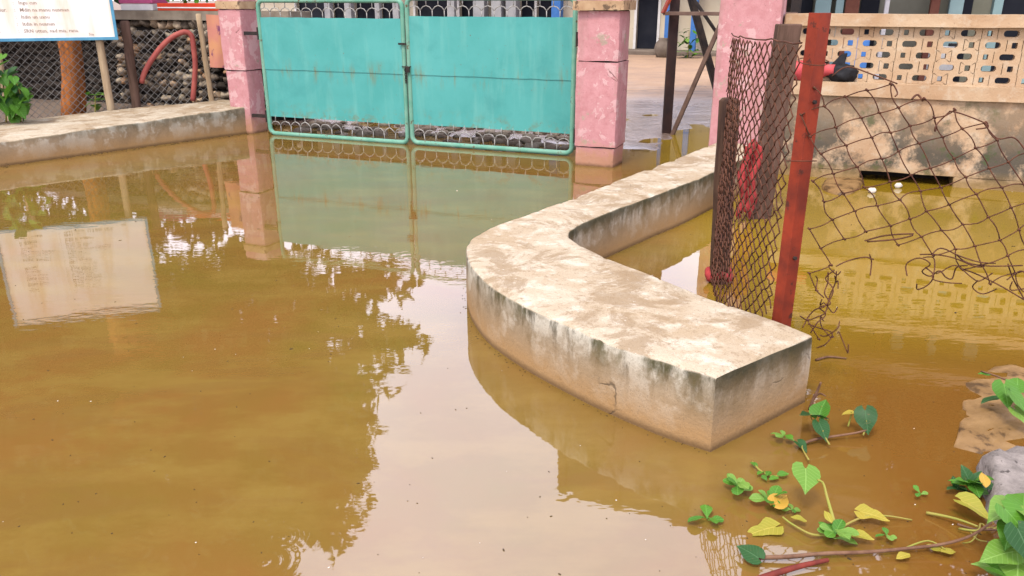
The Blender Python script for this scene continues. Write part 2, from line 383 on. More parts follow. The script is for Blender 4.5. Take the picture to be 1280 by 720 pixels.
M = {}
M['water'] = mat_water()
M['ground'] = mat_ground()
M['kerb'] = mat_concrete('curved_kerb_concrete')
M['ledge'] = mat_concrete('ledge_concrete', side=(0.27, 0.23, 0.17), moss=0.35, ztop=0.27)
M['coping'] = paint('coping_concrete', (0.24, 0.20, 0.15), (0.15, 0.12, 0.09), 5, 0.9, 0.5)
M['pink'] = mat_pink('pink_paint')
M['cap'] = paint('pillar_cap_plaster', (0.44, 0.31, 0.18), (0.32, 0.20, 0.11), 7, 0.85, 0.6, rust=(0.12, 0.08, 0.05), rust_at=0.56)
M['teal'] = mat_teal()
M['green'] = paint('green_gate_frame_paint', (0.10, 0.27, 0.19), (0.17, 0.33, 0.24), 8, 0.45, 0.3, rust=(0.10, 0.06, 0.03), rust_at=0.60, rust_scale=16)
M['wire'] = paint('grey_wire', (0.34, 0.33, 0.30), (0.22, 0.21, 0.19), 8, 0.5, 0.1)
M['fencewire'] = paint('dull_fence_wire', (0.24, 0.23, 0.21), (0.16, 0.15, 0.13), 8, 0.6, 0.1)
M['rustwire'] = paint('rusty_wire', (0.06, 0.024, 0.015), (0.11, 0.045, 0.024), 25, 0.75, 0.3)
M['redpost'] = paint('red_oxide_paint', (0.24, 0.034, 0.014), (0.13, 0.022, 0.012), 9, 0.5, 0.5, rust=(0.07, 0.022, 0.014), rust_at=0.60, rust_scale=14)
M['iron'] = paint('dark_rusty_iron', (0.024, 0.015, 0.014), (0.045, 0.022, 0.018), 6, 0.6, 0.4, rust=(0.26, 0.09, 0.02), rust_at=0.66)
M['darkiron'] = paint('dark_iron', (0.018, 0.016, 0.016), (0.04, 0.028, 0.022), 12, 0.6, 0.4)
M['ironlight'] = paint('brown_iron', (0.15, 0.095, 0.07), (0.10, 0.06, 0.045), 9, 0.6, 0.4)
M['post'] = mat_wood('dark_wet_wood', (0.085, 0.048, 0.03), (0.035, 0.02, 0.015))
M['postgrey'] = mat_wood('weathered_brown_wood', (0.125, 0.075, 0.055), (0.065, 0.04, 0.028))
M['pole'] = mat_wood('pale_pole_wood', (0.42, 0.32, 0.20), (0.28, 0.20, 0.12))
M['bark'] = mat_wood('orange_bark', (0.42, 0.145, 0.038), (0.20, 0.075, 0.028))
M['barkgrey'] = mat_wood('grey_brown_bark', (0.14, 0.10, 0.07), (0.08, 0.055, 0.04))
M['stone'] = mat_random('rubble_stone', [(0.0, (0.03, 0.025, 0.02)), (0.40, (0.075, 0.058, 0.045)), (0.62, (0.20, 0.155, 0.11)), (0.82, (0.46, 0.38, 0.27)), (0.93, (0.40, 0.24, 0.13))])
M['gravel'] = mat_random('broken_paving_stone', [(0.0, (0.20, 0.17, 0.13)), (0.5, (0.12, 0.085, 0.06)), (1.0, (0.30, 0.25, 0.20))])
M['core'] = paint('dark_wall_core', (0.018, 0.015, 0.013), (0.03, 0.025, 0.02), 8, 0.95, 0.4)
M['signwhite'] = mat_sign()
M['signblue'] = paint('blue_sign_frame', (0.10, 0.30, 0.42), (0.07, 0.22, 0.34), 8, 0.45, 0.1)
M['ink'] = paint('faded_sign_ink', (0.26, 0.20, 0.16), (0.36, 0.27, 0.20), 30, 0.6, 0.0)
M['hose'] = paint('red_hose', (0.34, 0.09, 0.07), (0.25, 0.06, 0.05), 10, 0.5, 0.2)
M['lattice'] = mat_lattice(); M['mossy'] = mat_lattice('mossy_lower_wall', True)
M['cream'] = paint('cream_wall_paint', (0.62, 0.55, 0.42), (0.54, 0.46, 0.34), 1.2, 0.85, 0.2, rust=(0.40, 0.32, 0.22), rust_at=0.64, rust_scale=2.5)
M['blue'] = paint('blue_column_paint', (0.07, 0.20, 0.50), (0.05, 0.15, 0.40), 4, 0.6, 0.2)
M['greycol'] = paint('grey_column_paint', (0.36, 0.36, 0.36), (0.28, 0.28, 0.29), 4, 0.7, 0.2)
M['dark'] = paint('shaded_interior', (0.012, 0.014, 0.022), (0.02, 0.022, 0.03), 3, 0.5, 0.1)  # near-black colour paints the unlit interiors behind doorways and windows
M['plinth'] = paint('grey_plinth', (0.22, 0.18, 0.14), (0.14, 0.11, 0.09), 3, 0.9, 0.5)
M['tealwall'] = paint('pale_teal_wall', (0.27, 0.38, 0.37), (0.21, 0.31, 0.31), 2, 0.8, 0.2)
M['palewall'] = paint('pale_panel', (0.27, 0.265, 0.20), (0.20, 0.195, 0.15), 2, 0.8, 0.2)
M['brown'] = paint('brown_post_paint', (0.20, 0.08, 0.05), (0.14, 0.05, 0.035), 5, 0.7, 0.2)
M['roof'] = paint('roof_tile_clay', (0.25, 0.11, 0.07), (0.17, 0.075, 0.05), 3, 0.9, 0.4)
M['tank'] = paint('rusty_tank_steel', (0.12, 0.09, 0.07), (0.16, 0.10, 0.06), 3, 0.7, 0.3, rust=(0.18, 0.08, 0.035), rust_at=0.58, rust_scale=3)
M['redcloth'] = paint('faded_red_cloth', (0.36, 0.045, 0.045), (0.18, 0.02, 0.02), 12, 0.8, 0.6)
M['pinkcloth'] = paint('pink_plastic', (0.50, 0.10, 0.22), (0.42, 0.07, 0.17), 8, 0.5, 0.2)
M['whitecloth'] = paint('white_plastic', (0.72, 0.70, 0.68), (0.62, 0.60, 0.58), 8, 0.5, 0.2)
M['black'] = paint('black_bag_fabric', (0.012, 0.012, 0.014), (0.022, 0.022, 0.024), 12, 0.6, 0.4)
M['sheet'] = paint('peeling_sheet_paint', (0.46, 0.22, 0.11), (0.40, 0.15, 0.13), 3.5, 0.7, 0.4, rust=(0.16, 0.05, 0.10), rust_at=0.58, rust_scale=4)
M['mud'] = paint('wet_clay', (0.25, 0.150, 0.062), (0.16, 0.09, 0.034), 9, 0.35, 2.5, rust=(0.085, 0.048, 0.02), rust_at=0.54)
M['rock'] = paint('grey_lump_of_concrete', (0.27, 0.235, 0.21), (0.15, 0.13, 0.115), 14, 0.85, 3.0, rust=(0.06, 0.05, 0.045), rust_at=0.60, rust_scale=26)
M['leaf'] = mat_leaf('bright_green_leaf', (0.085, 0.225, 0.015), (0.04, 0.14, 0.014))
M['leafpale'] = mat_leaf('pale_green_leaf', (0.16, 0.28, 0.045), (0.10, 0.23, 0.025))
M['leafdark'] = mat_leaf('dark_green_leaf', (0.022, 0.09, 0.016), (0.014, 0.055, 0.013))
M['leafyellow'] = mat_leaf('yellowing_leaf', (0.36, 0.27, 0.03), (0.24, 0.26, 0.03))
M['leaforange'] = mat_leaf('orange_withered_leaf', (0.45, 0.24, 0.03), (0.40, 0.28, 0.04))
M['stem'] = paint('yellow_green_stem', (0.22, 0.23, 0.04), (0.26, 0.20, 0.05), 10, 0.5, 0.1)
M['twig'] = paint('brown_twig_bark', (0.10, 0.05, 0.03), (0.18, 0.10, 0.06), 25, 0.8, 0.5)
M['redtwig'] = paint('reddish_branch_bark', (0.20, 0.035, 0.022), (0.11, 0.022, 0.016), 20, 0.6, 0.4)
M['crown'] = mat_leaf('tree_foliage', (0.045, 0.085, 0.016), (0.075, 0.105, 0.02), 0.6, 0.25, False)
M['crown2'] = mat_leaf('dark_tree_foliage', (0.035, 0.070, 0.018), (0.055, 0.085, 0.02), 0.6, 0.2, False)
M['debris'] = mat_random('floating_debris', [(0.0, (0.03, 0.02, 0.012)), (1.0, (0.06, 0.04, 0.02))])
M['foam'] = paint('white_flecks', (0.65, 0.6, 0.52), (0.5, 0.45, 0.38), 40, 0.6, 0.1)

# ================================================================ SETTING: ground and water
def low_back_q(x, y):
    """signed distance behind the front line of the low ledge on the left (positive = behind)"""
    a = Vector((-5.06, 7.85)); d = Vector((0.65, 0.76)); r = Vector((x, y)) - a
    return -(r.x * d.y - r.y * d.x) * -1 if False else (r.y * d.x - r.x * d.y)
def smooth(a, b, t):
    t = max(0.0, min(1.0, (t - a) / (b - a))); return t * t * (3 - 2 * t)
def ground_z(x, y):
    r = Vector((x, y, 0)) - GA; q = r.dot(GM); s = r.dot(GD)
    n = mnoise.fractal(Vector((x * 0.55, y * 0.55, 0)), 1.0, 2.0, 4) * 0.03 + mnoise.noise(Vector((x * 2.1, y * 2.1, 3))) * 0.016
    z = -0.32
    if q > -0.2:
        z = -0.32 + 0.325 * smooth(-0.15, 0.75, q) + 0.125 * smooth(2.0, 7.0, q) + 0.06 * smooth(6, 14, q)
        if s > 4.6 + 0.9 * 0: z -= 0.03 * smooth(4.2, 4.8, s) * (1 - smooth(1.5, 4, q))
        z += n * smooth(0.3, 1.2, q)
    lb = low_back_q(x, y)
    if lb > 0.5 and s < -0.3:
        z = max(z, -0.32 + 0.42 * smooth(0.55, 1.0, lb) + n * 0.5)
    far = max(abs(x) - 24, 0, -y - 9)
    if far > 0: z = max(z, z + 0.6 * smooth(0, 8, far))
    return z
def axis(lo, hi, d0, far, g=1.35):
    a = list(np.arange(lo, hi + 1e-6, d0)); st = d0
    x = a[-1]
    while x < far: st *= g; x += st; a.append(x)
    st = d0; x = a[0]; pre = []
    while x > -far: st *= g; x -= st; pre.append(x)
    return pre[::-1] + a
xs = axis(-9, 7.5, 0.16, 900); ys = axis(6.5, 26, 0.16, 900)
gv = [(x, y, ground_z(x, y)) for y in ys for x in xs]
nx = len(xs)
gf = [(j * nx + i, j * nx + i + 1, (j + 1) * nx + i + 1, (j + 1) * nx + i) for j in range(len(ys) - 1) for i in range(nx - 1)]
mb = MB(); mb.v = gv; mb.f = gf
ground = tag(mb.build('ground', M['ground'], smooth=True), kind='structure')
mb = MB().add([(-34, -17, 0), (34, -17, 0), (34, 18, 0), (-34, 18, 0)], [(0, 1, 2, 3)])
tag(mb.build('water', M['water']), 'shallow muddy brown flood water in front of the gate', None, kind='structure')

# broken paving stones just behind the gate (pieces of the ground)
def rock_mesh(name, seed, sub=2, sq=(1, 1, 0.7), amp=0.28):
    bm = bmesh.new(); bmesh.ops.create_icosphere(bm, subdivisions=sub, radius=1.0); rr = random.Random(seed)
    o = Vector((rr.random() * 50, rr.random() * 50, rr.random() * 50))
    for v in bm.verts:
        k = 1 + amp * mnoise.noise(v.co * 1.4 + o) * 1.6
        v.co = Vector((v.co.x * sq[0], v.co.y * sq[1], v.co.z * sq[2])) * k
    me = bpy.data.meshes.new(name); bm.to_mesh(me); bm.free()
    me.polygons.foreach_set('use_smooth', [True] * len(me.polygons)); return me
gstones = [rock_mesh('stone', 40 + i, 2, (1, 0.8, 0.45)) for i in range(5)]
for g in gstones: g.materials.append(M['gravel'])
rr = random.Random(3)
for i in range(150):
    s = rr.uniform(0.0, 3.85); q = rr.uniform(0.28, 1.9)
    p = G(s, q); z = max(ground_z(p.x, p.y), -0.01)
    link(rr.choice(gstones), 'stone', None, ground, loc=(p.x, p.y, z + 0.01), rot=(0, 0, rr.uniform(0, 6.28)), scale=rr.uniform(0.05, 0.12))

# ================================================================ low concrete kerbs
def resample(pts, n):
    pts = [Vector(p) for p in pts]
    # catmull-rom then uniform arclength
    fine = []
    for i in range(len(pts) - 1):
        p0 = pts[max(i - 1, 0)]; p1 = pts[i]; p2 = pts[i + 1]; p3 = pts[min(i + 2, len(pts) - 1)]
        for k in range(12):
            t = k / 12
            fine.append(0.5 * ((2 * p1) + (p2 - p0) * t + (2 * p0 - 5 * p1 + 4 * p2 - p3) * t * t + (3 * p1 - p0 - 3 * p2 + p3) * t ** 3))
    fine.append(pts[-1])
    d = [0]
    for a, b in zip(fine, fine[1:]): d.append(d[-1] + (b - a).length)
    out = []; j = 0
    for i in range(n):
        t = d[-1] * i / (n - 1)
        while j < len(d) - 2 and d[j + 1] < t: j += 1
        k = (t - d[j]) / max(d[j + 1] - d[j], 1e-9); out.append(fine[j].lerp(fine[j + 1], k))
    return out
def kerb_mesh(outer, inner, heights, zbot, amp=0.006, edge=0.014, seed=0):
    n = len(outer); prof = []
    rows = 9; cols = 12
    vs = []; 
    for i in range(n):
        o, a, h = outer[i], inner[i], heights[i]
        e = edge / max((a - o).length, 0.01)
        ring = []
        for k in range(rows): ring.append((o.x, o.y, zbot + (h - edge - zbot) * k / (rows - 1)))
        p = o.lerp(a, e * 0.3); ring.append((p.x, p.y, h - edge * 0.3))
        for k in range(cols):
            p = o.lerp(a, e + (1 - 2 * e) * k / (cols - 1)); ring.append((p.x, p.y, h))
        p = o.lerp(a, 1 - e * 0.3); ring.append((p.x, p.y, h - edge * 0.3))
        for k in range(rows): ring.append((a.x, a.y, zbot + (h - edge - zbot) * (1 - k / (rows - 1))))
        vs.append(ring)
    m = len(vs[0]); flat = [v for r in vs for v in r]
    fs = [(i * m + k, i * m + k + 1, (i + 1) * m + k + 1, (i + 1) * m + k) for i in range(n - 1) for k in range(m - 1)]
    # end caps as grids: reuse ring, fan between mirrored rows
    def cap(i, flip):
        b0 = i * m
        ids = list(range(b0, b0 + m)); L_ = ids[:rows + 1]; R_ = ids[::-1][:rows + 1]
        for k in range(rows):
            # subdivide across with 10 columns
            pass
        start = len(flat); cc = 12
        for k in range(rows + 1):
            A = Vector(flat[L_[k]]); B = Vector(flat[R_[k]])
            for c in range(1, cc): flat.append(tuple(A.lerp(B, c / cc)))
        def idx(k, c):
            if c == 0: return L_[k]
            if c == cc: return R_[k]
            return start + k * (cc - 1) + c - 1
        for k in range(rows):
            for c in range(cc):
                f = (idx(k, c), idx(k, c + 1), idx(k + 1, c + 1), idx(k + 1, c)); fs.append(f if not flip else f[::-1])
        topring = ids[rows + 1: rows + 1 + cols]
        f = [idx(rows, c) for c in range(cc + 1)] + topring[::-1]
        fs.append(tuple(f) if not flip else tuple(f[::-1]))
    cap(0, False); cap(n - 1, True)
    mb = MB(); mb.v = flat; mb.f = fs; me = mb.mesh('kerb')
    bm = bmesh.new(); bm.from_mesh(me); bmesh.ops.recalc_face_normals(bm, faces=bm.faces[:]); bm.to_mesh(me); bm.free()
    for v in me.vertices:
        c = Vector(v.co)
        d = mnoise.noise_vector(c * 3.0 + Vector((seed, 0, 0))) * amp + mnoise.noise_vector(c * 14 + Vector((0, seed, 0))) * amp * 0.45
        v.co += d
    for i in range(n):
        mid_ = outer[i].lerp(inner[i], .5)
        for k in (rows - 2, rows - 1, rows, rows + 1, m - rows + 1, m - rows, m - rows - 1, m - rows - 2):
            v = me.vertices[i * m + k]; c = Vector(v.co)
            chip = max(0, mnoise.noise(c * 6 + Vector((seed, 3, 0))) - .30) * .035 + max(0, mnoise.noise(c * 24) - .25) * .018
            if k in (rows - 2, m - rows + 1): chip *= .35
            dv = Vector((mid_.x - c.x, mid_.y - c.y, 0)).normalized(); v.co = c + dv * chip - Vector((0, 0, chip * .7))
    for k in range(rows - 1, m - rows + 1):
        for i in (0, n - 1):
            v = me.vertices[i * m + k]; c = Vector(v.co); j = 1 if i == 0 else n - 2
            chip = .003 + max(0, mnoise.noise(c * 9 + Vector((seed, 7, 0))) - .2) * .03 + max(0, mnoise.noise(c * 26) - .2) * .018
            dv = (outer[j] - outer[i]); dv.z = 0; v.co = c + dv.normalized() * chip - Vector((0, 0, chip * .8))
    for p in me.polygons: p.use_smooth = True
    return me
def finish_kerb(o):
    md = o.modifiers.new('edges', 'EDGE_SPLIT'); md.split_angle = R(52)
KH = 0.30
outer_px = [(896, 472), (822, 451), (735, 419), (665, 387), (618, 361), (596, 341), (586, 326), (583, 311), (588, 299), (610, 286), (640, 275), (690, 257), (740, 238), (790, 218), (840, 200), (890, 180)]
inner_px = [(1018, 419), (968, 399), (886, 372), (822, 346), (776, 329), (735, 311), (718, 301), (711, 293), (716, 286), (735, 276), (793, 253), (851, 232), (892, 215)]
op = [P(u, v, KH) for u, v in outer_px]; ip = [P(u, v, KH) for u, v in inner_px]
dfar = (op[-1] - op[-3]).normalized(); op.append(op[-1] + dfar * 0.25)
ip.append(ip[-1] + dfar * 0.75); ip.append(ip[-1] + dfar * 0.55)
NS = 300
oo = resample(op, NS); ii = resample(ip, NS)
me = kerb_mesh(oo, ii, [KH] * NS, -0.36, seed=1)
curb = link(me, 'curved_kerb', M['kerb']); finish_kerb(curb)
tag(curb, 'low weathered concrete wall curving from the pink pillar to a square end', 'low wall')
fr = [Vector((-6.7, 5.95, 0)), Vector((-5.06, 7.85, 0)), Vector((-4.1, 8.99, 0)), Vector((-3.22, 10.0, 0))]
bk = [Vector((-7.5, 7.35, 0)), Vector((-5.84, 9.2, 0)), Vector((-4.8, 10.03, 0)), Vector((-3.75, 10.75, 0))]
NS2 = 160
oo = resample(fr, NS2); ii = resample(bk, NS2)
hs = [0.20 - 0.04 * (1 - i / NS2) + 0.13 * (i / (NS2 - 1)) * 0.95 for i in range(NS2)]
me = kerb_mesh(oo, ii, hs, -0.36, amp=0.012, edge=0.02, seed=5)
ledge = link(me, 'low_wall', M['ledge']); finish_kerb(ledge)
tag(ledge, 'low flat-topped concrete ledge running below the blue-framed notice board', 'low wall')

# ================================================================ pillars
def plaster_block(s0, s1, q0, q1, z0, z1, amp=0.006, seed=0, div=7):
    bm = bmesh.new(); bmesh.ops.create_cube(bm, size=1.0)
    bmesh.ops.subdivide_edges(bm, edges=bm.edges[:], cuts=div, use_grid_fill=True)
    for v in bm.verts:
        s = s0 + (v.co.x + 0.5) * (s1 - s0); q = q0 + (v.co.y + 0.5) * (q1 - q0); z = z0 + (v.co.z + 0.5) * (z1 - z0)
        # round the vertical arrises a little, chipped by noise
        p = G(s, q, z); n = mnoise.noise_vector(p * 5 + Vector((seed, 0, 0))) * amp + mnoise.noise_vector(p * 19 + Vector((seed, 9, 0))) * amp * 0.5
        ex = abs(abs(v.co.x) - 0.5) < 1e-4; ey = abs(abs(v.co.y) - 0.5) < 1e-4
        if ex and ey:
            c = G((s0 + s1) / 2, (q0 + q1) / 2, z); k = 0.012 + 0.014 * abs(mnoise.noise(p * 11)); p = p + (c - p).normalized() * k
        v.co = p + n
    bmesh.ops.recalc_face_normals(bm, faces=bm.faces[:])
    mb = MB(); bm.verts.ensure_lookup_table()
    mb.v = [tuple(v.co) for v in bm.verts]; mb.f = [tuple(v.index for v in f.verts) for f in bm.faces]; bm.free(); return mb
def pillar(label, s0, s1, q0, q1, joints, top, cap, seed):
    t = thing('gate_pillar', label, 'pillar', G((s0 + s1) / 2, (q0 + q1) / 2))
    zz = [-0.36] + joints + [top]
    for i in range(len(zz) - 1):
        k = 0.006 * ((i * 2) % 3 - 1)
        ob = plaster_block(s0 - k, s1 + k, q0 - k, q1 + k, zz[i] + (0.006 if i else 0), zz[i + 1] - 0.006, seed=seed + i).build('plaster_course', M['pink'], t, smooth=True)
        md = ob.modifiers.new('e', 'EDGE_SPLIT'); md.split_angle = R(40)
    mb = MB().gbox(s0 + 0.02, s1 - 0.02, q0 + 0.02, q1 - 0.02, -0.3, top + 0.01)
    mb.build('core', M['core'], t)
    ob = plaster_block(s0 - cap, s1 + cap, q0 - cap, q1 + cap, top, top + 0.085, seed=seed + 9).build('cap', M['cap'], t, smooth=True)
    ob.modifiers.new('e', 'EDGE_SPLIT').split_angle = R(40)
    ob = plaster_block(s0 - cap * 0.3, s1 + cap * 0.3, q0 - cap * 0.3, q1 + cap * 0.3, top + 0.085, top + 0.17, seed=seed + 11).build('cap_block', M['pink'], t, smooth=True)
    ob.modifiers.new('e', 'EDGE_SPLIT').split_angle = R(40)
    return t
pillar('narrow pink pillar at the left end of the teal gate, beside the ledge', -0.57, -0.24, -0.04, 0.28, [0.75], 1.45, 0.02, 3)
pillar('peeling pink pillar with tan cap standing in water right of the teal gate', 4.02, 4.44, -0.44, -0.04, [0.19, 1.00], 1.46, 0.045, 20)
s2 = SZ(884, -0.28, 0.3)
pillar('tall pink pillar between the curved low wall and the lattice wall', s2, s2 + 0.56, -0.28, 0.2, [], 1.9, 0.05, 40)

# ================================================================ gate
def round_rect(s0, s1, z0, z1, r, q):
    pts = []
    for (cs, cz, a0) in ((s1 - r, z1 - r, 0), (s0 + r, z1 - r, 90), (s0 + r, z0 + r, 180), (s1 - r, z0 + r, 270)):
        for k in range(6):
            a = R(a0 + 90 * k / 5); pts.append(G(cs + r * math.cos(a), q, cz + r * math.sin(a)))
    return pts
def gate_leaf(label, s0, s1, q, z0, z1, hinge_left, seed):
    rg = random.Random(seed)
    t = thing('gate_leaf', label, 'gate', G((s0 + s1) / 2, q, 0), 'the two leaves of the teal gate')
    pz0, seam, pz1 = z0 + 0.205, 0.775, z1 - 0.185
    MB().tube(round_rect(s0, s1, z0, z1, 0.07, q), 0.026, 10, closed=True).build('frame', M['green'], t, smooth=True)
    def sheet(za, zb, q0, name):
        n = 26; k = 8; mb = MB()
        for side in (0, 1):
            vs = []
            for j in range(k + 1):
                for i in range(n + 1):
                    s = s0 + 0.02 + (s1 - s0 - 0.04) * i / n; z = za + (zb - za) * j / k
                    e = math.sin(math.pi * i / n) * math.sin(math.pi * j / k)
                    dq = mnoise.noise(Vector((s * 1.7 + seed, z * 2.4, 0))) * 0.010 * e
                    vs.append(G(s, q0 + dq + side * 0.004, z + (0.006 * mnoise.noise(Vector((s * 6, z, seed))) if j in (0, k) else 0)))
            fs = [(j * (n + 1) + i, j * (n + 1) + i + 1, (j + 1) * (n + 1) + i + 1, (j + 1) * (n + 1) + i) for j in range(k) for i in range(n)]
            mb.add(vs, fs if side == 0 else [f[::-1] for f in fs])
        return mb.build(name, M['teal'], t, smooth=True)
    sheet(seam + 0.003, pz1, q - 0.012, 'upper_sheet')
    sheet(pz0, seam + 0.008, q - 0.004, 'lower_sheet')
    MB().gbox(s0 + 0.02, s1 - 0.02, q + 0.006, q + 0.03, seam - 0.02, seam + 0.02).build('middle_rail', M['green'], t)
    # honeycomb wire in the two gaps
    for (za, zb, nm, wob) in ((pz1 - 0.02, z1 - 0.01, 'honeycomb_wire', 0.002), (z0 + 0.01, pz0 + 0.02, 'honeycomb_wire', 0.010)):
        mb = MB(); a = 0.14; n = int((s1 - s0) / a); a = (s1 - s0 - 0.03) / n
        def J(): return rg.uniform(-wob, wob)
        hz = zb - za; z_a, z_b = za + hz * 0.42, za + hz * 0.62
        for i in range(n + 1):
            x = s0 + 0.015 + a * i
            mb.tube([G(x + J(), q, za), G(x + J(), q, z_a)], 0.0055, 5)
            if i < n:
                mb.tube([G(x, q, z_a), G(x + a * 0.22 + J(), q, z_b - 0.005), G(x + a * 0.5, q, z_b + 0.008 + J()), G(x + a * 0.78 + J(), q, z_b - 0.005), G(x + a, q, z_a)], 0.0055, 5)
                mb.tube([G(x + a * 0.5, q, z_b + 0.008), G(x + a * 0.5 + J(), q, zb)], 0.0055, 5)
        mb.build(nm, M['wire'], t, smooth=True)
    hs_ = s0 if hinge_left else s1; dr = -1 if hinge_left else 1
    for z in (0.22, 1.18):
        mb = MB().gbox(min(hs_, hs_ + dr * 0.25), max(hs_, hs_ + dr * 0.25), q - 0.012, q + 0.012, z - 0.02, z + 0.02)
        mb.tube([G(hs_ + dr * 0.03, q, z - 0.07), G(hs_ + dr * 0.03, q, z + 0.07)], 0.022, 8)
        mb.build('hinge', M['darkiron'], t)
    ls = s1 if hinge_left else s0; dl = 1 if hinge_left else -1
    mb = MB().gbox(ls - 0.045, ls + 0.045, q - 0.045, q - 0.03, 1.09, 1.11) if hinge_left else MB().gbox(ls - 0.02, ls + 0.02, q - 0.05, q - 0.03, 0.80, 0.86)
    mb.build('latch', M['darkiron'], t)
    return t
gate_leaf('left teal sheet-metal gate leaf hung on the narrow pink pillar', 0.0, 1.905, 0.0, 0.02, 1.545, True, 1)
gate_leaf('right teal sheet-metal gate leaf beside the peeling pink pillar with tan cap', 1.965, 3.86, 0.0, 0.03, 1.57, False, 2)
ch = MB()
for k in range(7):
    z = 0.70 + k * 0.025; a = k % 2
    c = G(1.935, -0.04, z)
    pts = [c + (GD if a else GM) * (0.011 * math.cos(t)) + Vector((0, 0, 0.019 * math.sin(t))) for t in [i * math.pi / 5 for i in range(10)]]
    ch.tube(pts, 0.004, 5, closed=True)
pts = [G(1.935 + 0.055 * math.cos(t), 0.0 + 0.05 * math.sin(t), 0.86) for t in [i * math.pi / 6 for i in range(12)]]
ch.tube(pts, 0.006, 5, closed=True)
tag(ch.build('chain', M['darkiron']), 'dark iron chain holding the two teal gate leaves together', 'chain')

# ================================================================ rubble wall, fence and notice board on the left
WQ = 1.0
rw = thing('rubble_wall', 'dark rubble stone wall with concrete coping behind the wire fence', 'wall', G(-2.5, WQ))
MB().gbox(-9.4, -0.3, WQ + 0.06, WQ + 0.36, -0.05, 1.29).build('core', M['core'], rw)
mb = plaster_block(-9.45, -0.28, WQ - 0.06, WQ + 0.42, 1.29, 1.41, amp=0.01, seed=8, div=14)
ob = mb.build('coping', M['coping'], rw, smooth=True); ob.modifiers.new('e', 'EDGE_SPLIT').split_angle = R(40)
stv = [rock_mesh('stone', 60 + i, 2, (1.0, 0.8, 0.85), 0.55) for i in range(8)]
for g in stv: g.materials.append(M['stone'])
rr = random.Random(11); cand = []
z = 0.06
while z < 1.27:
    rh = rr.uniform(0.085, 0.14); s = -0.32
    while s > -9.4:
        wd = rr.uniform(0.07, 0.20); cand.append((s - wd / 2, z + rh / 2 + rr.uniform(-0.03, 0.03), wd, rh * rr.uniform(.8, 1.1))); s -= wd * 0.97
    z += rh * 0.95
cand.sort(key=lambda c: -c[0])
rest = MB()
for i, (s, z, wd, rh) in enumerate(cand):
    p = G(s, WQ + 0.055 + rr.uniform(-0.02, 0.03), z)
    sc3 = (wd * 0.54, 0.11, rh * 0.60); rot = (rr.uniform(-.15, .15), rr.uniform(-.3, .3), GROT + rr.uniform(-.15, .15))
    if i < 290: link(rr.choice(stv), 'stone', None, rw, loc=p - rw.location, rot=rot, scale=sc3)
    else:
        me_ = rr.choice(stv); mt = Matrix.LocRotScale(p, __import__('mathutils').Euler(rot), Vector(sc3))
        rest.add([mt @ v.co for v in me_.vertices], [tuple(f.vertices) for f in me_.polygons])
tag(rest.build('rubble_stones', M['stone'], rw, smooth=True), kind='stuff')

FR, FL = Vector((-3.86, 10.72, 0)), Vector((-8.0, 8.92, 0)); FDv = (FL - FR); FLEN = FDv.length; FDv.normalize()
def FP(d, z, off=0.0):
    p = FR + FDv * d + Vector((FDv.y, -FDv.x, 0)) * off; return Vector((p.x, p.y, z))
fen = thing('wire_fence', 'grey chain-link fence along the back of the ledge, below the notice board', 'fence', FP(0, 0.1))
mb = MB(); c = 0.085; z0f, z1f = 0.10, 1.20
k = -z1f
while k < FLEN + z1f:
    for sg in (1, -1):
        a, b_ = (k, z0f), (k + sg * (z1f - z0f), z1f)
        (d0, za), (d1, zb) = a, b_
        # clip to the fence length
        if max(d0, d1) < 0 or min(d0, d1) > FLEN: continue
        def cl(d): return za + (zb - za) * (d - d0) / (d1 - d0)
        e0, e1 = max(min(d0, d1), 0), min(max(d0, d1), FLEN)
        n = 5; pts = [FP(e0 + (e1 - e0) * i / n, cl(e0 + (e1 - e0) * i / n), 0.012 * math.sin(3 * (e0 + (e1 - e0) * i / n)) + 0.004 * sg) for i in range(n + 1)]
        mb.tube(pts, 0.0033, 4)
    k += c
mb.build('chain_link_mesh', M['fencewire'], fen)
def project(p):
    D = p.y * CT + (H - p.z) * ST
    return 640 + F * p.x / D
def fence_d(u, z=0.5):
    lo, hi = 0, FLEN
    for _ in range(40):
        m = (lo + hi) / 2
        if project(FP(m, z)) > u: lo = m
        else: hi = m
    return lo
def rough_post(pts, r, n=9, seed=0, amp=0.10):
    pts = [Vector(p) for p in pts]; m = 10; P2 = []; rr_ = []
    for i in range(m + 1):
        t = i / m * (len(pts) - 1); a = min(int(t), len(pts) - 2); P2.append(pts[a].lerp(pts[a + 1], t - a) + Vector((mnoise.noise(Vector((i * .7, seed, 0))), mnoise.noise(Vector((i * .7, seed, 5))), 0)) * r * amp * 1.6)
        rr_.append(r * (1 + amp * mnoise.noise(Vector((i * 0.9, seed, 9)))))
    P2.append(P2[-1] + Vector((0, 0, r * 0.25))); rr_.append(r * 0.72)
    return MB().tube(P2, rr_, n)
d = fence_d(167)
rough_post([FP(d, 0.0, -0.06), FP(d - 0.02, 1.30, -0.06)], 0.055, seed=4).build('post', M['postgrey'], fen, smooth=True)
d = fence_d(263)
rough_post([FP(d, 0.0, -0.05), FP(d + 0.04, 1.38, -0.05)], 0.034, seed=6).build('post', M['pole'], fen, smooth=True)
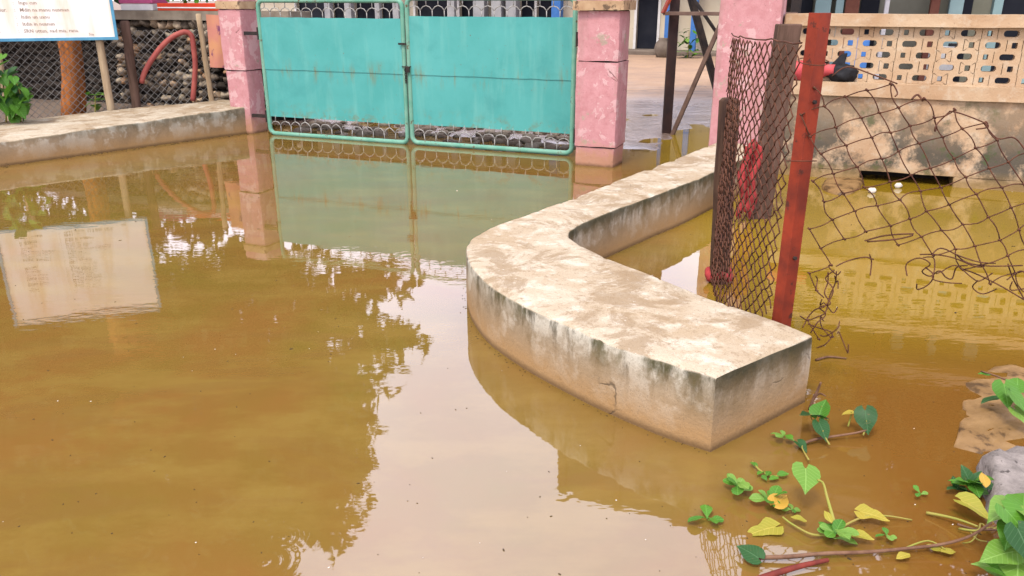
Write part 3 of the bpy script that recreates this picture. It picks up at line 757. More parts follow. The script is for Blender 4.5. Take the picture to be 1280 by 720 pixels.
# painted sheet tied to the thin pole
shp = [PY(258, 18, 10.55), PY(289, 20, 10.45), PY(289, 85, 10.45), PY(263, 84, 10.55)]
mb = MB(); nrm_ = Vector((-0.3, -0.95, 0)) * 0.012; n = 8
for side in (0, 1):
    vs = []
    for j in range(n + 1):
        for i in range(n + 1):
            a = shp[0].lerp(shp[1], i / n); b_ = shp[3].lerp(shp[2], i / n); p = a.lerp(b_, j / n)
            vs.append(p + nrm_ * side + Vector((0, 0.02 * math.sin(i * 0.9 + j * .3), 0)))
    fs = [(j * (n + 1) + i, j * (n + 1) + i + 1, (j + 1) * (n + 1) + i + 1, (j + 1) * (n + 1) + i) for j in range(n) for i in range(n)]
    mb.add(vs, fs[::1] if side == 0 else [f[::-1] for f in fs])
tag(mb.build('metal_sheet', M['sheet'], smooth=True), 'peeling orange and purple metal sheet tied beside the narrow pink pillar', 'metal sheet')
# red hose arch
hp = [(177, 104), (180, 92), (190, 74), (204, 56), (216, 46), (226, 41), (234, 40), (240, 46), (242, 60), (244, 80), (243, 102), (241, 126)]
pts = []
for u, v in hp:
    q = FP(fence_d(u, 0.9), 0, -0.06); pts.append(PY(u, v, q.y))
pts = resample(pts, 40)
tag(MB().tube(pts, 0.034, 8).build('bent_pipe', M['hose'], smooth=True), 'dull red pipe bent into an arch against the wire fence', 'pipe')
# notice board
BL, BR = Vector((-6.32, 9.40, 0)), Vector((-4.73, 10.06, 0)); bd = (BR - BL).normalized(); bnrm = Vector((bd.y, -bd.x, 0)); BW = (BR - BL).length
BZ0, BZ1 = 1.10, 2.37
def BP(x, z, o=0.0): return BL + bd * x + bnrm * o + Vector((0, 0, z))
brd = thing('notice_board', 'white notice board with pale blue frame and faded lettering on two poles', 'notice board', BP(BW / 2, 0.1))
def bbox(x0, x1, z0, z1, o0, o1):
    cs = [(x0, o1), (x1, o1), (x1, o0), (x0, o0)]
    return MB().hexa([BP(a, z0, b) for a, b in cs], [BP(a, z1, b) for a, b in cs])
bbox(0.02, BW - 0.02, BZ0 + 0.02, BZ1 - 0.02, -0.012, 0.004).build('sheet', M['signwhite'], brd)
for args in ((0, BW, BZ0, BZ0 + 0.035), (0, BW, BZ1 - 0.035, BZ1), (0, 0.033, BZ0 + 0.035, BZ1 - 0.035), (BW - 0.033, BW, BZ0 + 0.035, BZ1 - 0.035)):
    bbox(*args, -0.02, 0.018).build('frame_rail', M['signblue'], brd, bevel=0.003)
def board_x(u):
    lo, hi = -1.0, 3.0
    for _ in range(40):
        m = (lo + hi) / 2
        if project(BP(m, 0.7)) < u: lo = m
        else: hi = m
    return lo
for u, r in ((131, 0.045), (2, 0.04)):
    x = board_x(u)
    rough_post([BP(x, 0.0, -0.065), BP(x, 1.6, -0.065)], r, seed=u).build('pole', M['pole'], brd, smooth=True)
def text_mesh(txt, size):
    cu = bpy.data.curves.new('t', 'FONT'); cu.body = txt; cu.size = size; cu.extrude = 0.0008; cu.resolution_u = 1; cu.offset = size * 0.008
    o = bpy.data.objects.new('t', cu); COL.objects.link(o); bpy.context.view_layer.update()
    me_ = bpy.data.meshes.new_from_object(o.evaluated_get(bpy.context.evaluated_depsgraph_get()))
    bpy.data.objects.remove(o); return me_
rows = [('Aruan', 'Igbu caruna.'), ('nuan. auntari.', 'Ingu cun'), ('uil auntri pudur.', 'Mdin na manu nunman'), ('aman', 'Itdin un uanu'), ('n quania', 'Itdin in nuanun'), ('nulu anuani', 'SRN uttun, nad mia, rana.')]
brot = Matrix(((bd.x, 0, bnrm.x, 0), (bd.y, 0, bnrm.y, 0), (0, 1, 0, 0), (0, 0, 0, 1)))
xr = board_x(41)
up_rows = [('nuduan', 'Rana muni un'), ('uana nuru', 'Indun nuan'), ('puan auru', 'Mdun nua rana.'), ('nuan', 'Iguna un nanu')]
allrows = [(1.195 + 0.077 * (5 - i), a, b_) for i, (a, b_) in enumerate(rows)] + [(1.195 + 0.077 * (6 + i), a, b_) for i, (a, b_) in enumerate(up_rows)]
for zt, a, b_ in allrows:
    for x, tx, sz in ((xr - 0.50, a, 0.058), (xr - 0.055, ':', 0.055), (xr, b_, 0.055)):
        me_ = text_mesh(tx, sz); me_.transform(brot)
        tag(link(me_, 'lettering', M['ink'], brd, loc=BP(x, zt, 0.0052) - brd.location), kind='stuff')
me_ = text_mesh('Sca', 0.04); me_.transform(brot); link(me_, 'lettering', M['ink'], brd, loc=BP(BW - 0.31, 1.155, 0.0052) - brd.location)

# coloured goods resting on the coping
t = thing('striped_box', 'pink and white plastic box resting on the stone wall coping', 'box', G(SZ(170, WQ + .15, 1.45), WQ + 0.15, 1.41))
s0 = SZ(157, WQ + 0.1, 1.5); s1 = SZ(197, WQ + 0.1, 1.5)
MB().gbox(s0, s1, WQ, WQ + 0.28, 1.412, 1.50).build('white_side', M['whitecloth'], t, bevel=0.01)
MB().gbox(s0 - 0.01, s1 + 0.01, WQ - 0.01, WQ + 0.29, 1.503, 1.60).build('pink_lid', M['pinkcloth'], t, bevel=0.01)
s0 = SZ(204, WQ + 0.1, 1.5); s1 = SZ(287, WQ + 0.1, 1.5)
t = thing('red_trough', 'bright red trough of small green plants on the stone wall coping', 'planter', G((s0 + s1) / 2, WQ + 0.15, 1.41))
M['redpaint'] = paint('bright_red_paint', (0.55, 0.05, 0.015), (0.45, 0.04, 0.015), 5, 0.5, 0.1)
MB().gbox(s0, s1, WQ - 0.02, WQ + 0.24, 1.412, 1.51).build('box', M['redpaint'], t, bevel=0.008)
MB().gbox(s0, s1, WQ - 0.028, WQ - 0.022, 1.445, 1.46).build('white_stripe', M['whitecloth'], t)

# ================================================================ leaves and plants
def leaf_mesh(name, prof, fold=0.18, droop=0.25, wave=0.03, cols=3, seed=0, notch=0.0):
    """prof: list of (y, half width) for a leaf of length 1, tip along +Y"""
    vs = []; m = 2 * cols + 1
    for j, (y, wd) in enumerate(prof):
        for c in range(-cols, cols + 1):
            t = c / cols; x = wd * t
            z = fold * abs(x) - droop * y * y + wave * math.sin(y * 9 + t * 3 + seed) * abs(t)
            yy = y - (notch * (abs(t) ** 1.5) * max(0, 1 - y * 3.0))
            vs.append((x, yy, z))
    fs = [(j * m + c, j * m + c + 1, (j + 1) * m + c + 1, (j + 1) * m + c) for j in range(len(prof) - 1) for c in range(m - 1)]
    mb = MB(); mb.v = vs; mb.f = fs; return mb.mesh(name, True)
HEART = [(0.0, 0.10), (0.04, 0.30), (0.14, 0.43), (0.28, 0.46), (0.45, 0.40), (0.62, 0.29), (0.80, 0.15), (0.93, 0.05), (1.0, 0.005)]
OVATE = [(0.0, 0.02), (0.08, 0.12), (0.22, 0.24), (0.40, 0.30), (0.58, 0.28), (0.76, 0.20), (0.92, 0.08), (1.0, 0.005)]
SPOON = [(0.0, 0.03), (0.15, 0.05), (0.32, 0.14), (0.50, 0.25), (0.70, 0.30), (0.86, 0.25), (0.96, 0.12), (1.0, 0.02)]
LOBED = [(0.0, 0.06), (0.04, 0.20), (0.10, 0.36), (0.17, 0.43), (0.24, 0.38), (0.32, 0.29), (0.42, 0.245), (0.54, 0.24), (0.66, 0.21), (0.78, 0.15), (0.90, 0.07), (1.0, 0.004)]
LEAF = {}
def leafset(key, mat):
    base, = [k for k in ('heart', 'ovate', 'spoon', 'lobed') if key.startswith(k)]
    prof = dict(heart=HEART, ovate=OVATE, spoon=SPOON, lobed=LOBED)[base]
    if (base, mat) not in LEAF:
        LEAF[(base, mat)] = []
        for s in range(3):
            me_ = leaf_mesh('leaf', prof, fold=(0.18, 0.30, 0.10)[s], droop=(0.15, 0.32, 0.22)[s], seed=s * 2.1, notch=0.22 if base in ('heart', 'lobed') else 0.0)
            me_.materials.append(M[mat]); LEAF[(base, mat)].append(me_)
    return LEAF[(base, mat)]
lr = random.Random(21)
def put_leaf(root, kind, mat, pos, size, yaw, pitch=0.0, roll=0.0, center=True):
    """leaf whose middle sits at pos; yaw = direction of the tip on the ground plan (0 = right in the photo, 90 = away)"""
    me_ = lr.choice(leafset(kind, mat))
    rot = Matrix.Rotation(R(yaw - 90), 3, 'Z') @ Matrix.Rotation(R(pitch), 3, 'X') @ Matrix.Rotation(R(roll), 3, 'Y')
    off = rot @ Vector((0, 0.45 * size, 0)) if center else Vector((0, 0, 0))
    return link(me_, 'leaf', None, root, loc=Vector(pos) - root.location - off, rot=rot.to_euler(), scale=size)
def stem(root, pts, r=0.004, mat='stem', name='stem'):
    pts = resample(pts, max(6, len(pts) * 4))
    rr_ = [r * (1.15 - 0.5 * i / (len(pts) - 1)) for i in range(len(pts))]
    return MB().tube(pts, rr_, 6).build(name, M[mat], root, smooth=True)
def rosette(root, c, n, size, mats, seed, rise=35, kind='spoon'):
    g = random.Random(seed)
    for i in range(n):
        a = 360 * i / n + g.uniform(-25, 25); lvl = i % 2
        put_leaf(root, kind, g.choice(mats), c + Vector((0, 0, 0.004 * i)), size * g.uniform(0.75, 1.15), a, g.uniform(8, 20) if not lvl else g.uniform(rise - 8, rise + 18), g.uniform(-20, 20), center=False)

# vine behind the square end of the curved wall
t = thing('vine', 'green heart-leaved creeper floating at the right foot of the curved wall', 'plant', P(1030, 545))
stem(t, [P(1000, 556, .01), P(1020, 549, .02), P(1045, 545, .02), P(1070, 541, .03), P(1088, 536, .04)], 0.005, 'twig')
for (u, v, h, sz, yaw, pt, rl, k, m_) in ((1014, 518, .09, .105, 200, 25, 15, 'heart', 'leafdark'), (1027, 508, .11, .085, 60, 35, -15, 'heart', 'leaf'), (1029, 538, .06, .075, 285, -30, 0, 'heart', 'leafdark'), (1064, 515, .08, .065, 190, 18, 10, 'ovate', 'leafyellow'), (1083, 526, .07, .09, 265, -45, 20, 'heart', 'leafdark'), (1003, 557, .02, .05, 300, -10, 0, 'heart', 'leafdark')):
    p = P(u, v, h); put_leaf(t, k, m_, p, sz, yaw, pt, rl); stem(t, [P(u + (8 if u < 1040 else -4), v + 18, .02), p.lerp(P(u, v + 10, .03), .4), p], 0.003)
t = thing('twig', 'dark forked twig stuck upright beside the end of the curved wall', 'twig', P(1020, 500))
stem(t, [P(1012, 512, .0), P(1016, 500, .05), P(1022, 488, .09), P(1026, 478, .13)], 0.006, 'twig')
stem(t, [P(1016, 500, .05), P(1024, 492, .08), P(1032, 495, .09)], 0.004, 'twig', 'side_shoot')
t = thing('twig', 'thin dark twig floating behind the end of the curved wall', 'twig', P(1040, 445))
stem(t, [P(1020, 450, .005), P(1036, 446, .006), P(1058, 448, .005)], 0.005, 'twig')
def sprig(name, label, c, n, size, mats, seed, **kw):
    t_ = thing(name, label, 'plant', P(*c)); rosette(t_, P(*c, 0.012), n, size, mats, seed, **kw); return t_
t = sprig('seedling', 'pale two-tone seedling floating just off the corner of the curved wall', (979, 548), 5, .045, ['leafpale', 'leaf'], 1)
t = thing('floating_sprig', 'thin sprig with a few narrow leaves nearest below the wall corner', 'plant', P(955, 592))
stem(t, [P(940, 577, .012), P(950, 588, .015), P(964, 595, .012), P(980, 594, .012)], 0.0035)
for (u, v, yaw, sz) in ((943, 580, 120, .035), (951, 590, 215, .035), (960, 591, 60, .04), (968, 597, 200, .04), (978, 592, 10, .045), (955, 596, 280, .03)): put_leaf(t, 'ovate', 'leaf', P(u, v, .018), sz, yaw, 8, lr.uniform(-20, 20))
t = sprig('water_lettuce', 'green rosette of rounded leaves, left of the yellow-tipped one', (921, 613), 9, .062, ['leaf', 'leaf', 'leafpale'], 5)
t = sprig('water_lettuce', 'pale green rosette with one withered orange leaf', (963, 631), 8, .06, ['leafpale', 'leaf'], 6)
put_leaf(t, 'heart', 'leaforange', P(976, 624, .045), .07, 40, 10, 10)
t = sprig('seedling', 'small green sprout floating alone at the far left of the water plants', (884, 650), 4, .06, ['leaf', 'leaf'], 9, rise=20)
t = thing('leaf_litter', 'single yellow lobed leaf floating below the green sprout', 'leaf', P(955, 662))
put_leaf(t, 'lobed', 'leafyellow', P(952, 661, .012), .105, 195, 2, 0)
t = thing('vine', 'creeper with one large pale heart leaf raised on a yellow stalk', 'plant', P(1045, 665))
stem(t, [P(1046, 668, .01), P(1042, 650, .04), P(1034, 622, .08), P(1029, 604, .11), P(1022, 600, .12)], 0.0055)
put_leaf(t, 'heart', 'leafpale', P(1008, 597, .125), .10, 255, -8, -10)
rosette(t, P(1042, 673, .012), 9, .062, ['leafpale', 'leaf', 'leafpale'], 14)
put_leaf(t, 'ovate', 'leafyellow', P(1074, 668, .03), .075, 330, 12, 0)
stem(t, [P(1040, 668, .01), P(1015, 668, .02), P(990, 655, .02), P(978, 646, .03)], 0.004)
stem(t, [P(1044, 664, .01), P(1065, 652, .02), P(1085, 645, .03), P(1110, 645, .02), P(1140, 650, .01)], 0.0035)
put_leaf(t, 'lobed', 'leafyellow', P(1092, 643, .035), .085, 330, 5, 10)
put_leaf(t, 'ovate', 'leafyellow', P(1000, 648, .03), .05, 170, 20, 0)
put_leaf(t, 'ovate', 'leafyellow', P(1036, 646, .05), .045, 100, 30, 0)
t = thing('leaf_litter', 'dark green leaf floating by the broken end of the long branch', 'leaf', P(937, 690))
put_leaf(t, 'heart', 'leafdark', P(936, 689, .03), .07, 140, 15, -20)
t = thing('branch', 'long brown branch floating across the bottom right corner', 'branch', P(1100, 690))
stem(t, [P(945, 697, .012), P(985, 696, .016), P(1030, 692, .02), P(1085, 690, .02), P(1130, 686, .022), P(1180, 680, .03), P(1215, 669, .05), P(1240, 652, .09)], 0.006, 'twig', 'stick')
stem(t, [P(1130, 686, .022), P(1160, 676, .025), P(1182, 687, .02)], 0.003, 'stem', 'side_shoot')
for (u, v, yaw) in ((1168, 684, 330), (1185, 688, 10), (1130, 694, 200)): put_leaf(t, 'ovate', 'leafyellow', P(u, v, .02), .05, yaw, 5, 0)
t = thing('branch', 'short thick reddish branch lying in the water at the bottom edge', 'branch', P(990, 708))
stem(t, [P(938, 728, .01), P(975, 715, .018), P(1003, 707, .02), P(1035, 700, .02)], 0.010, 'redtwig', 'stick')
t = thing('twig', 'thin yellow stalk slanting across the water left of the grey lump', 'twig', P(1185, 650))
stem(t, [P(1158, 641, .01), P(1180, 645, .02), P(1200, 650, .03), P(1222, 658, .04)], 0.0045)
t = thing('water_weed', 'leafy green weed growing against the grey concrete lump', 'plant', P(1215, 615))
rosette(t, P(1214, 614, .02), 11, .085, ['leaf', 'leaf', 'leafdark'], 17, rise=40, kind='ovate')
rosette(t, P(1195, 612, .015), 4, .05, ['leafdark'], 18, kind='ovate')
put_leaf(t, 'heart', 'leafyellow', P(1221, 634, .05), .10, 320, -5, 0)
put_leaf(t, 'ovate', 'leaforange', P(1231, 600, .10), .055, 80, 40, 0)
t = thing('vine', 'creeper with large green leaves spilling over the grey lump at the right edge', 'plant', P(1275, 690))
stem(t, [P(1300, 720, .05), P(1275, 690, .12), P(1262, 655, .18), P(1268, 630, .22)], 0.006)
for (u, v, h, sz, yaw, pt, rl, m_) in ((1256, 636, .20, .115, 200, 5, 10, 'leafpale'), (1280, 622, .22, .10, 60, 10, -10, 'leaf'), (1275, 655, .20, .11, 300, -25, 0, 'leaf'), (1283, 682, .18, .10, 280, -35, 10, 'leafdark'), (1248, 693, .12, .10, 190, -5, -10, 'leafpale'), (1272, 706, .10, .13, 240, -10, 10, 'leafpale'), (1238, 708, .06, .08, 150, 10, 0, 'leafpale'), (1262, 668, .16, .08, 230, -15, 0, 'leaf'), (1288, 640, .22, .10, 120, 5, 0, 'leafpale'), (1258, 716, .08, .08, 330, -5, 0, 'leaf')):
    put_leaf(t, 'heart', m_, P(u, v, h), sz, yaw, pt, rl)
t = thing('vine', 'creeper reaching over the brown clay bank at the right edge', 'plant', P(1275, 520))
stem(t, [P(1320, 510, .02), P(1285, 490, .10), P(1262, 477, .12), P(1240, 468, .10), P(1226, 464, .09)], 0.005, 'twig')
for (u, v, h, sz, yaw, pt, rl, k, m_) in ((1258, 493, .12, .10, 260, -35, 10, 'heart', 'leaf'), (1276, 502, .12, .11, 300, -30, -10, 'heart', 'leaf'), (1240, 497, .05, .09, 190, 0, 15, 'ovate', 'leafdark'), (1272, 478, .14, .09, 60, 20, 0, 'heart', 'leaf'), (1232, 467, .09, .05, 170, 15, 0, 'ovate', 'leaf'), (1280, 522, .07, .09, 290, -20, 0, 'heart', 'leafpale')):
    put_leaf(t, k, m_, P(u, v, h), sz, yaw, pt, rl)
t = thing('dead_vine', 'thin dry brown vines tangled round the foot of the grey lump', 'plant', P(1230, 665))
for k in range(9):
    u0 = lr.uniform(1195, 1260); v0 = lr.uniform(640, 712); px = [(u0, v0)]
    for q in range(4): px.append((px[-1][0] + lr.uniform(4, 26), px[-1][1] + lr.uniform(-16, 12)))
    stem(t, [P(u, v, .012 + .03 * lr.random()) for u, v in px], lr.uniform(.0018, .0034), lr.choice(['twig', 'stem', 'twig']))
for (u, v, n, sz, sd_, lb) in ((1108, 672, 4, .035, 51, 'tiny sprout floating between the long branch and the yellow lobed leaf'), (990, 640, 4, .03, 52, 'tiny sprout floating right of the rosette with the orange leaf'), (1150, 618, 3, .03, 53, 'tiny sprout floating in open water left of the leafy weed')):
    t = sprig('seedling', lb, (u, v), n, sz, ['leafpale', 'leaf'], sd_, rise=25)
# climbing bush at the left edge, over the fence
t = thing('bush', 'green broad-leaved bush growing over the fence at the left edge', 'bush', PY(10, 150, 9.2))
lrb = random.Random(5)
for i in range(75):
    u = lrb.uniform(-30, 34); v = 150 - lrb.random() ** 0.8 * (78 - max(0, u) * 1.3)
    put_leaf(t, 'heart', lrb.choice(['leaf', 'leaf', 'leafdark']), PY(u, v, 9.0 + lrb.uniform(-.15, .25)), lrb.uniform(.11, .19), lrb.uniform(180, 360), lrb.uniform(-60, -5), lrb.uniform(-30, 30))
for k in range(5): stem(t, [PY(-10 + 9 * k, 153, 9.15), PY(-14 + 10 * k, 120, 9.15), PY(-12 + 7 * k, 95, 9.1)], 0.008)
t = thing('weed', 'small green weed behind the fence beside the right board pole', 'plant', PY(119, 136, 9.95))
for i in range(16): put_leaf(t, 'ovate', lrb.choice(['leaf', 'leafpale']), PY(lrb.uniform(109, 129), lrb.uniform(115, 137), 10.0 + lrb.uniform(0, .15)), lrb.uniform(.08, .12), lrb.uniform(0, 360), lrb.uniform(-20, 50), 0)
stem(t, [PY(119, 142, 10.0), PY(119, 120, 10.0)], 0.006)
# plants in the red trough
tr = [o for o in COL.objects if o.name == 'red_trough'][0]
for i in range(30):
    s_ = lrb.uniform(s0 + .05, s1 - .05); put_leaf(tr, 'ovate', lrb.choice(['leaf', 'leafdark']), G(s_, WQ + .1, 1.52 + lrb.uniform(0, .08)), lrb.uniform(.07, .12), lrb.uniform(0, 360), lrb.uniform(10, 60), 0)

# ================================================================ clay bank and grey lump at the right edge
def lump(name, outline, h, mat, label=None, cat=None, kind=None, amp=0.02, zb=-0.12, n_in=5, seed=0, base=0.0):
    cx = sum(p.x for p in outline) / len(outline); cy = sum(p.y for p in outline) / len(outline)
    out = resample(outline + [outline[0]], 40)[:-1]; mb = MB(); vs = []; m = len(out)
    lv = [(1.03, zb), (1.0, base), (0.95, h * 0.6), (0.87, h * 0.95), (0.65, h), (0.4, h), (0.15, h)]
    for (k, z) in lv:
        for p in out:
            q = Vector((cx + (p.x - cx) * k, cy + (p.y - cy) * k, z)); nn = mnoise.noise_vector(q * 9 + Vector((seed, 0, 0))) + mnoise.noise_vector(q * 24) * 0.5
            vs.append(q + Vector((nn.x * amp * .7, nn.y * amp * .7, nn.z * amp)))
    fs = [(j * m + i, j * m + (i + 1) % m, (j + 1) * m + (i + 1) % m, (j + 1) * m + i) for j in range(len(lv) - 1) for i in range(m)]
    fs.append(tuple((len(lv) - 1) * m + i for i in range(m)))
    mb.add(vs, fs); return tag(mb.build(name, M[mat], smooth=True), label, cat, kind=kind)
lump('mud_bank', [P(1195, 553, .02), P(1206, 505, .02), P(1218, 462, .02), P(1330, 450, .02), P(1480, 470, .02), P(1480, 590, .02), P(1330, 570, .02), P(1240, 562, .02)], 0.008, 'mud', 'wet clay bank at the right edge', None, 'structure', amp=0.024)
lump('concrete_lump', [P(1225, 566, .06), P(1280, 560, .06), P(1380, 570, .06), P(1400, 660, .06), P(1290, 660, .06), P(1240, 625, .06), P(1232, 590, .06)], 0.09, 'rock', 'rough grey lump of concrete in the water at the right edge', 'rubble', amp=0.03, seed=4)

# ================================================================ lattice wall on the right
LQ = -0.02
pb = P(1030, 222); rl = pb - GA; LQ = rl.dot(GM)
lS0 = s2 + 0.57; lS1 = lS0 + 6.0
lw = thing('lattice_wall', 'cream plaster wall with rows of pierced holes and a mossy base', 'wall', G(lS0 + 1.5, LQ))
lz_led0, lz_led1, lz_top = 0.745, 0.865, 1.335
d0, d1 = SZ(1075, LQ, .05), SZ(1192, LQ, .05)
for (a, b_, z0, z1) in ((lS0, d0, -.36, .09), (d1, lS1, -.36, .09), (lS0, lS1, .09, lz_led0)):
    n = max(3, int((b_ - a) / 0.12)); mb = plaster_block(a, b_, LQ, LQ + 0.30, z0, z1, amp=0.012, seed=int(a * 7 + z1 * 9), div=22 if b_ - a > 2 else 8)
    ob = mb.build('lower_wall', M['mossy'], lw, smooth=True); ob.modifiers.new('e', 'EDGE_SPLIT').split_angle = R(40)
MB().gbox(d0 - .1, d1 + .1, LQ + 0.31, LQ + 0.34, -.3, .12).build('drain_back', M['core'], lw)
ob = plaster_block(lS0, lS1, LQ - 0.035, LQ + 0.33, lz_led0 + .002, lz_led1, amp=0.006, seed=77, div=22).build('ledge', M['lattice'], lw, smooth=True); ob.modifiers.new('e', 'EDGE_SPLIT').split_angle = R(40)
ob = plaster_block(lS0, lS1, LQ + 0.0, LQ + 0.33, lz_top, lz_top + 0.10, amp=0.006, seed=78, div=22).build('coping', M['lattice'], lw, smooth=True); ob.modifiers.new('e', 'EDGE_SPLIT').split_angle = R(40)
def hole_cell(mb, x0, x1, z0, z1, hw, hh, rad, th):
    """rectangular cell with a rounded hole, front and back faces and the reveal"""
    cx, cz = (x0 + x1) / 2, (z0 + z1) / 2; K = 5; inn = []; out = []
    for (sx, sz) in ((1, -1), (1, 1), (-1, 1), (-1, -1)):
        a0 = {(1, -1): -90, (1, 1): 0, (-1, 1): 90, (-1, -1): 180}[(sx, sz)]
        for k in range(K):
            a = R(a0 + 90 * k / (K - 1)); inn.append((cx + sx * (hw - rad) + rad * math.cos(a), cz + sz * (hh - rad) + rad * math.sin(a)))
    for (x, z) in inn:
        dx, dz = x - cx, z - cz; k = min(((x1 - x0) / 2) / max(abs(dx), 1e-6), ((z1 - z0) / 2) / max(abs(dz), 1e-6)); out.append((cx + dx * k, cz + dz * k))
    for i, (sx, sz, c) in enumerate(((1, -1, (x1, z0)), (1, 1, (x1, z1)), (-1, 1, (x0, z1)), (-1, -1, (x0, z0)))): out[i * K + K // 2] = c
    n = len(inn); vs = [(x, 0, z) for x, z in out] + [(x, 0, z) for x, z in inn] + [(x, th, z) for x, z in inn] + [(x, th, z) for x, z in out]
    fs = []
    for i in range(n):
        j = (i + 1) % n
        fs += [(i, j, n + j, n + i), (n + i, n + j, 2 * n + j, 2 * n + i), (2 * n + i, 2 * n + j, 3 * n + j, 3 * n + i)]
    mb.add(vs, fs)
per = 0.315; NR = 5; rhh = (lz_top - lz_led1) / NR
bl = MB()
for r in range(NR):
    z0 = lz_led1 + r * rhh
    if r % 2: hole_cell(bl, 0, per * .62, z0, z0 + rhh, .057, .026, .024, .09); hole_cell(bl, per * .62, per, z0, z0 + rhh, .021, .024, .006, .09)
    else: hole_cell(bl, 0, per * .38, z0, z0 + rhh, .019, .022, .006, .09); hole_cell(bl, per * .38, per, z0, z0 + rhh, .057, .026, .024, .09)
blm = bl.mesh('lattice_block'); blm.materials.append(M['lattice'])
bm = bmesh.new(); bm.from_mesh(blm); bmesh.ops.remove_doubles(bm, verts=bm.verts[:], dist=1e-5); bmesh.ops.recalc_face_normals(bm, faces=bm.faces[:]); bm.to_mesh(blm); bm.free()
k = 0
while lS0 + (k + 1) * per < lS1:
    o = link(blm, 'lattice_block', None, lw, loc=G(lS0 + k * per, LQ + 0.06) - lw.location, rot=(0, 0, GROT)); k += 1

# things on the ledge
def blob(mb, c, rx, ry, rz, seed, amp=0.2, rot=0.0, sub=3):
    bm = bmesh.new(); bmesh.ops.create_icosphere(bm, subdivisions=sub, radius=1.0)
    for v in bm.verts:
        k = 1 + amp * mnoise.noise(v.co * 2.2 + Vector((seed, 0, 0))) + amp * .5 * mnoise.noise(v.co * 5.5 + Vector((0, seed, 0)))
        p = Vector((v.co.x * rx, v.co.y * ry, v.co.z * rz)) * k; p = Matrix.Rotation(rot, 3, 'Z') @ p; v.co = p + Vector(c)
    bm.verts.ensure_lookup_table(); mb.add([v.co for v in bm.verts], [tuple(v.index for v in f.verts) for f in bm.faces]); bm.free(); return mb
sA, sB = SZ(948, LQ, .93), SZ(1042, LQ, .93)
mb = MB()
pts = resample([G(sA, LQ + .03, .95), G(sA + .2 * (sB - sA), LQ + .02, .93), G(sA + .6 * (sB - sA), LQ + .03, .955), G(sB, LQ + .02, .965)], 26)
rr_ = [0.108 * (0.9 + 0.22 * mnoise.noise(Vector((i * .45, 3, 0)))) * (0.55 + 0.45 * math.sin(math.pi * min(1, (i + 1.2) / 26 * 1.0 + .05) ** 0.8)) for i in range(26)]
mb.tube(pts, rr_, 14)
M['bundle'] = paint('faded_pink_red_cloth', (0.52, 0.10, 0.10), (0.42, 0.05, 0.06), 6, 0.8, 0.6)
ob = tag(mb.build('cloth_bundle', M['bundle'], smooth=True), 'rolled faded red cloth lying on the ledge of the lattice wall', 'cloth')
jit(ob.data, 0.014, 9, 2)
sC = SZ(1052, LQ, .95)
mb = blob(MB(), G(sC, LQ + .04, .935), .13, .08, .085, 3, .35, GROT); 
t = thing('black_bag', 'black cloth bag slumped at the end of the red cloth', 'bag', G(sC, LQ + .03, .865))
mb.build('body', M['black'], t, smooth=True)
MB().hexa([G(sC - .16, LQ + .05, .93), G(sC + .0, LQ + .03, .93), G(sC + .0, LQ + .08, .93), G(sC - .16, LQ + .08, .93)], [G(sC - .02, LQ + .05, 1.10), G(sC + .03, LQ + .04, 1.11), G(sC + .03, LQ + .08, 1.11), G(sC - .02, LQ + .08, 1.10)]).build('flap', M['black'], t, bevel=.01)
# broken slab at the foot
lump('slab', [P(1032, 222, .03), P(1078, 221, .03), P(1070, 236, .03), P(1050, 240, .03), P(1028, 232, .03)], 0.035, 'mud', 'tan broken slab at the foot of the lattice wall beside the drain', 'slab', amp=.01)
for (u, v, lb) in ((1090, 238, 'left white scrap floating before the drain of the lattice wall'), (1123, 232, 'right white scrap floating before the drain of the lattice wall')):
    tag(blob(MB(), P(u, v, .02), .035, .025, .025, u, .4, 0, 2).build('floating_scrap', M['foam'], smooth=True), lb, 'litter', 'white scraps floating at the drain')

# ================================================================ posts and torn wire fence on the right
RP = Vector((1.135, 3.13, 0))
t = thing('angle_iron_post', 'red oxide angle-iron post standing behind the curved wall', 'post', RP)
def lpost(base, top, w, th, yaw):
    ax = Matrix.Rotation(yaw, 3, 'Z'); mb = MB(); prof = [(0, 0), (w, 0), (w, th), (th, th), (th, w * .85), (0, w * .85)]
    vs = [base + ax @ Vector((x, y, 0)) for x, y in prof] + [top + ax @ Vector((x, y, 0)) for x, y in prof]
    n = 6; fs = [(i, (i + 1) % n, n + (i + 1) % n, n + i) for i in range(n)] + [(5, 4, 3, 2, 1, 0), (6, 7, 8, 9, 10, 11)]
    return mb.add(vs, fs)
# seen from outside the angle: two flanges meeting in an arris towards the camera
lpost(RP + Vector((0, 0, -.3)), RP + Vector((.004, .0, 1.505)), 0.062, 0.007, R(28)).build('angle_bar', M['redpost'], t, bevel=.001)
for z in (.55, 1.18):
    c = RP + Matrix.Rotation(R(28), 3, 'Z') @ Vector((.03, 0, z)); nn = Matrix.Rotation(R(28), 3, 'Z') @ Vector((0, -1, 0))
    MB().tube([c, c + nn * .012], .008, 6).build('bolt', M['darkiron'], t)
for z, dd in ((1.33, .01), (.95, -.01)):
    pts = [RP + Vector((.012 + .058 * math.cos(a), .025 + .058 * math.sin(a), z + dd * math.sin(a))) for a in [i * math.pi / 6 for i in range(12)]]
    MB().tube(pts, .0022, 5, closed=True).build('tie_wire', M['rustwire'], t)
pA0, pA1 = P(898, 352), PY(912, 126, P(898, 352).y - .02)
t = thing('wooden_post', 'short dark round-topped wooden post behind the wire mesh', 'post', pA0)
rough_post([pA0 + Vector((0, 0, -.3)) - (pA1 - pA0) * .2, pA0, pA1], .056, 10, 3, .12).build('stake', M['post'], t, smooth=True)
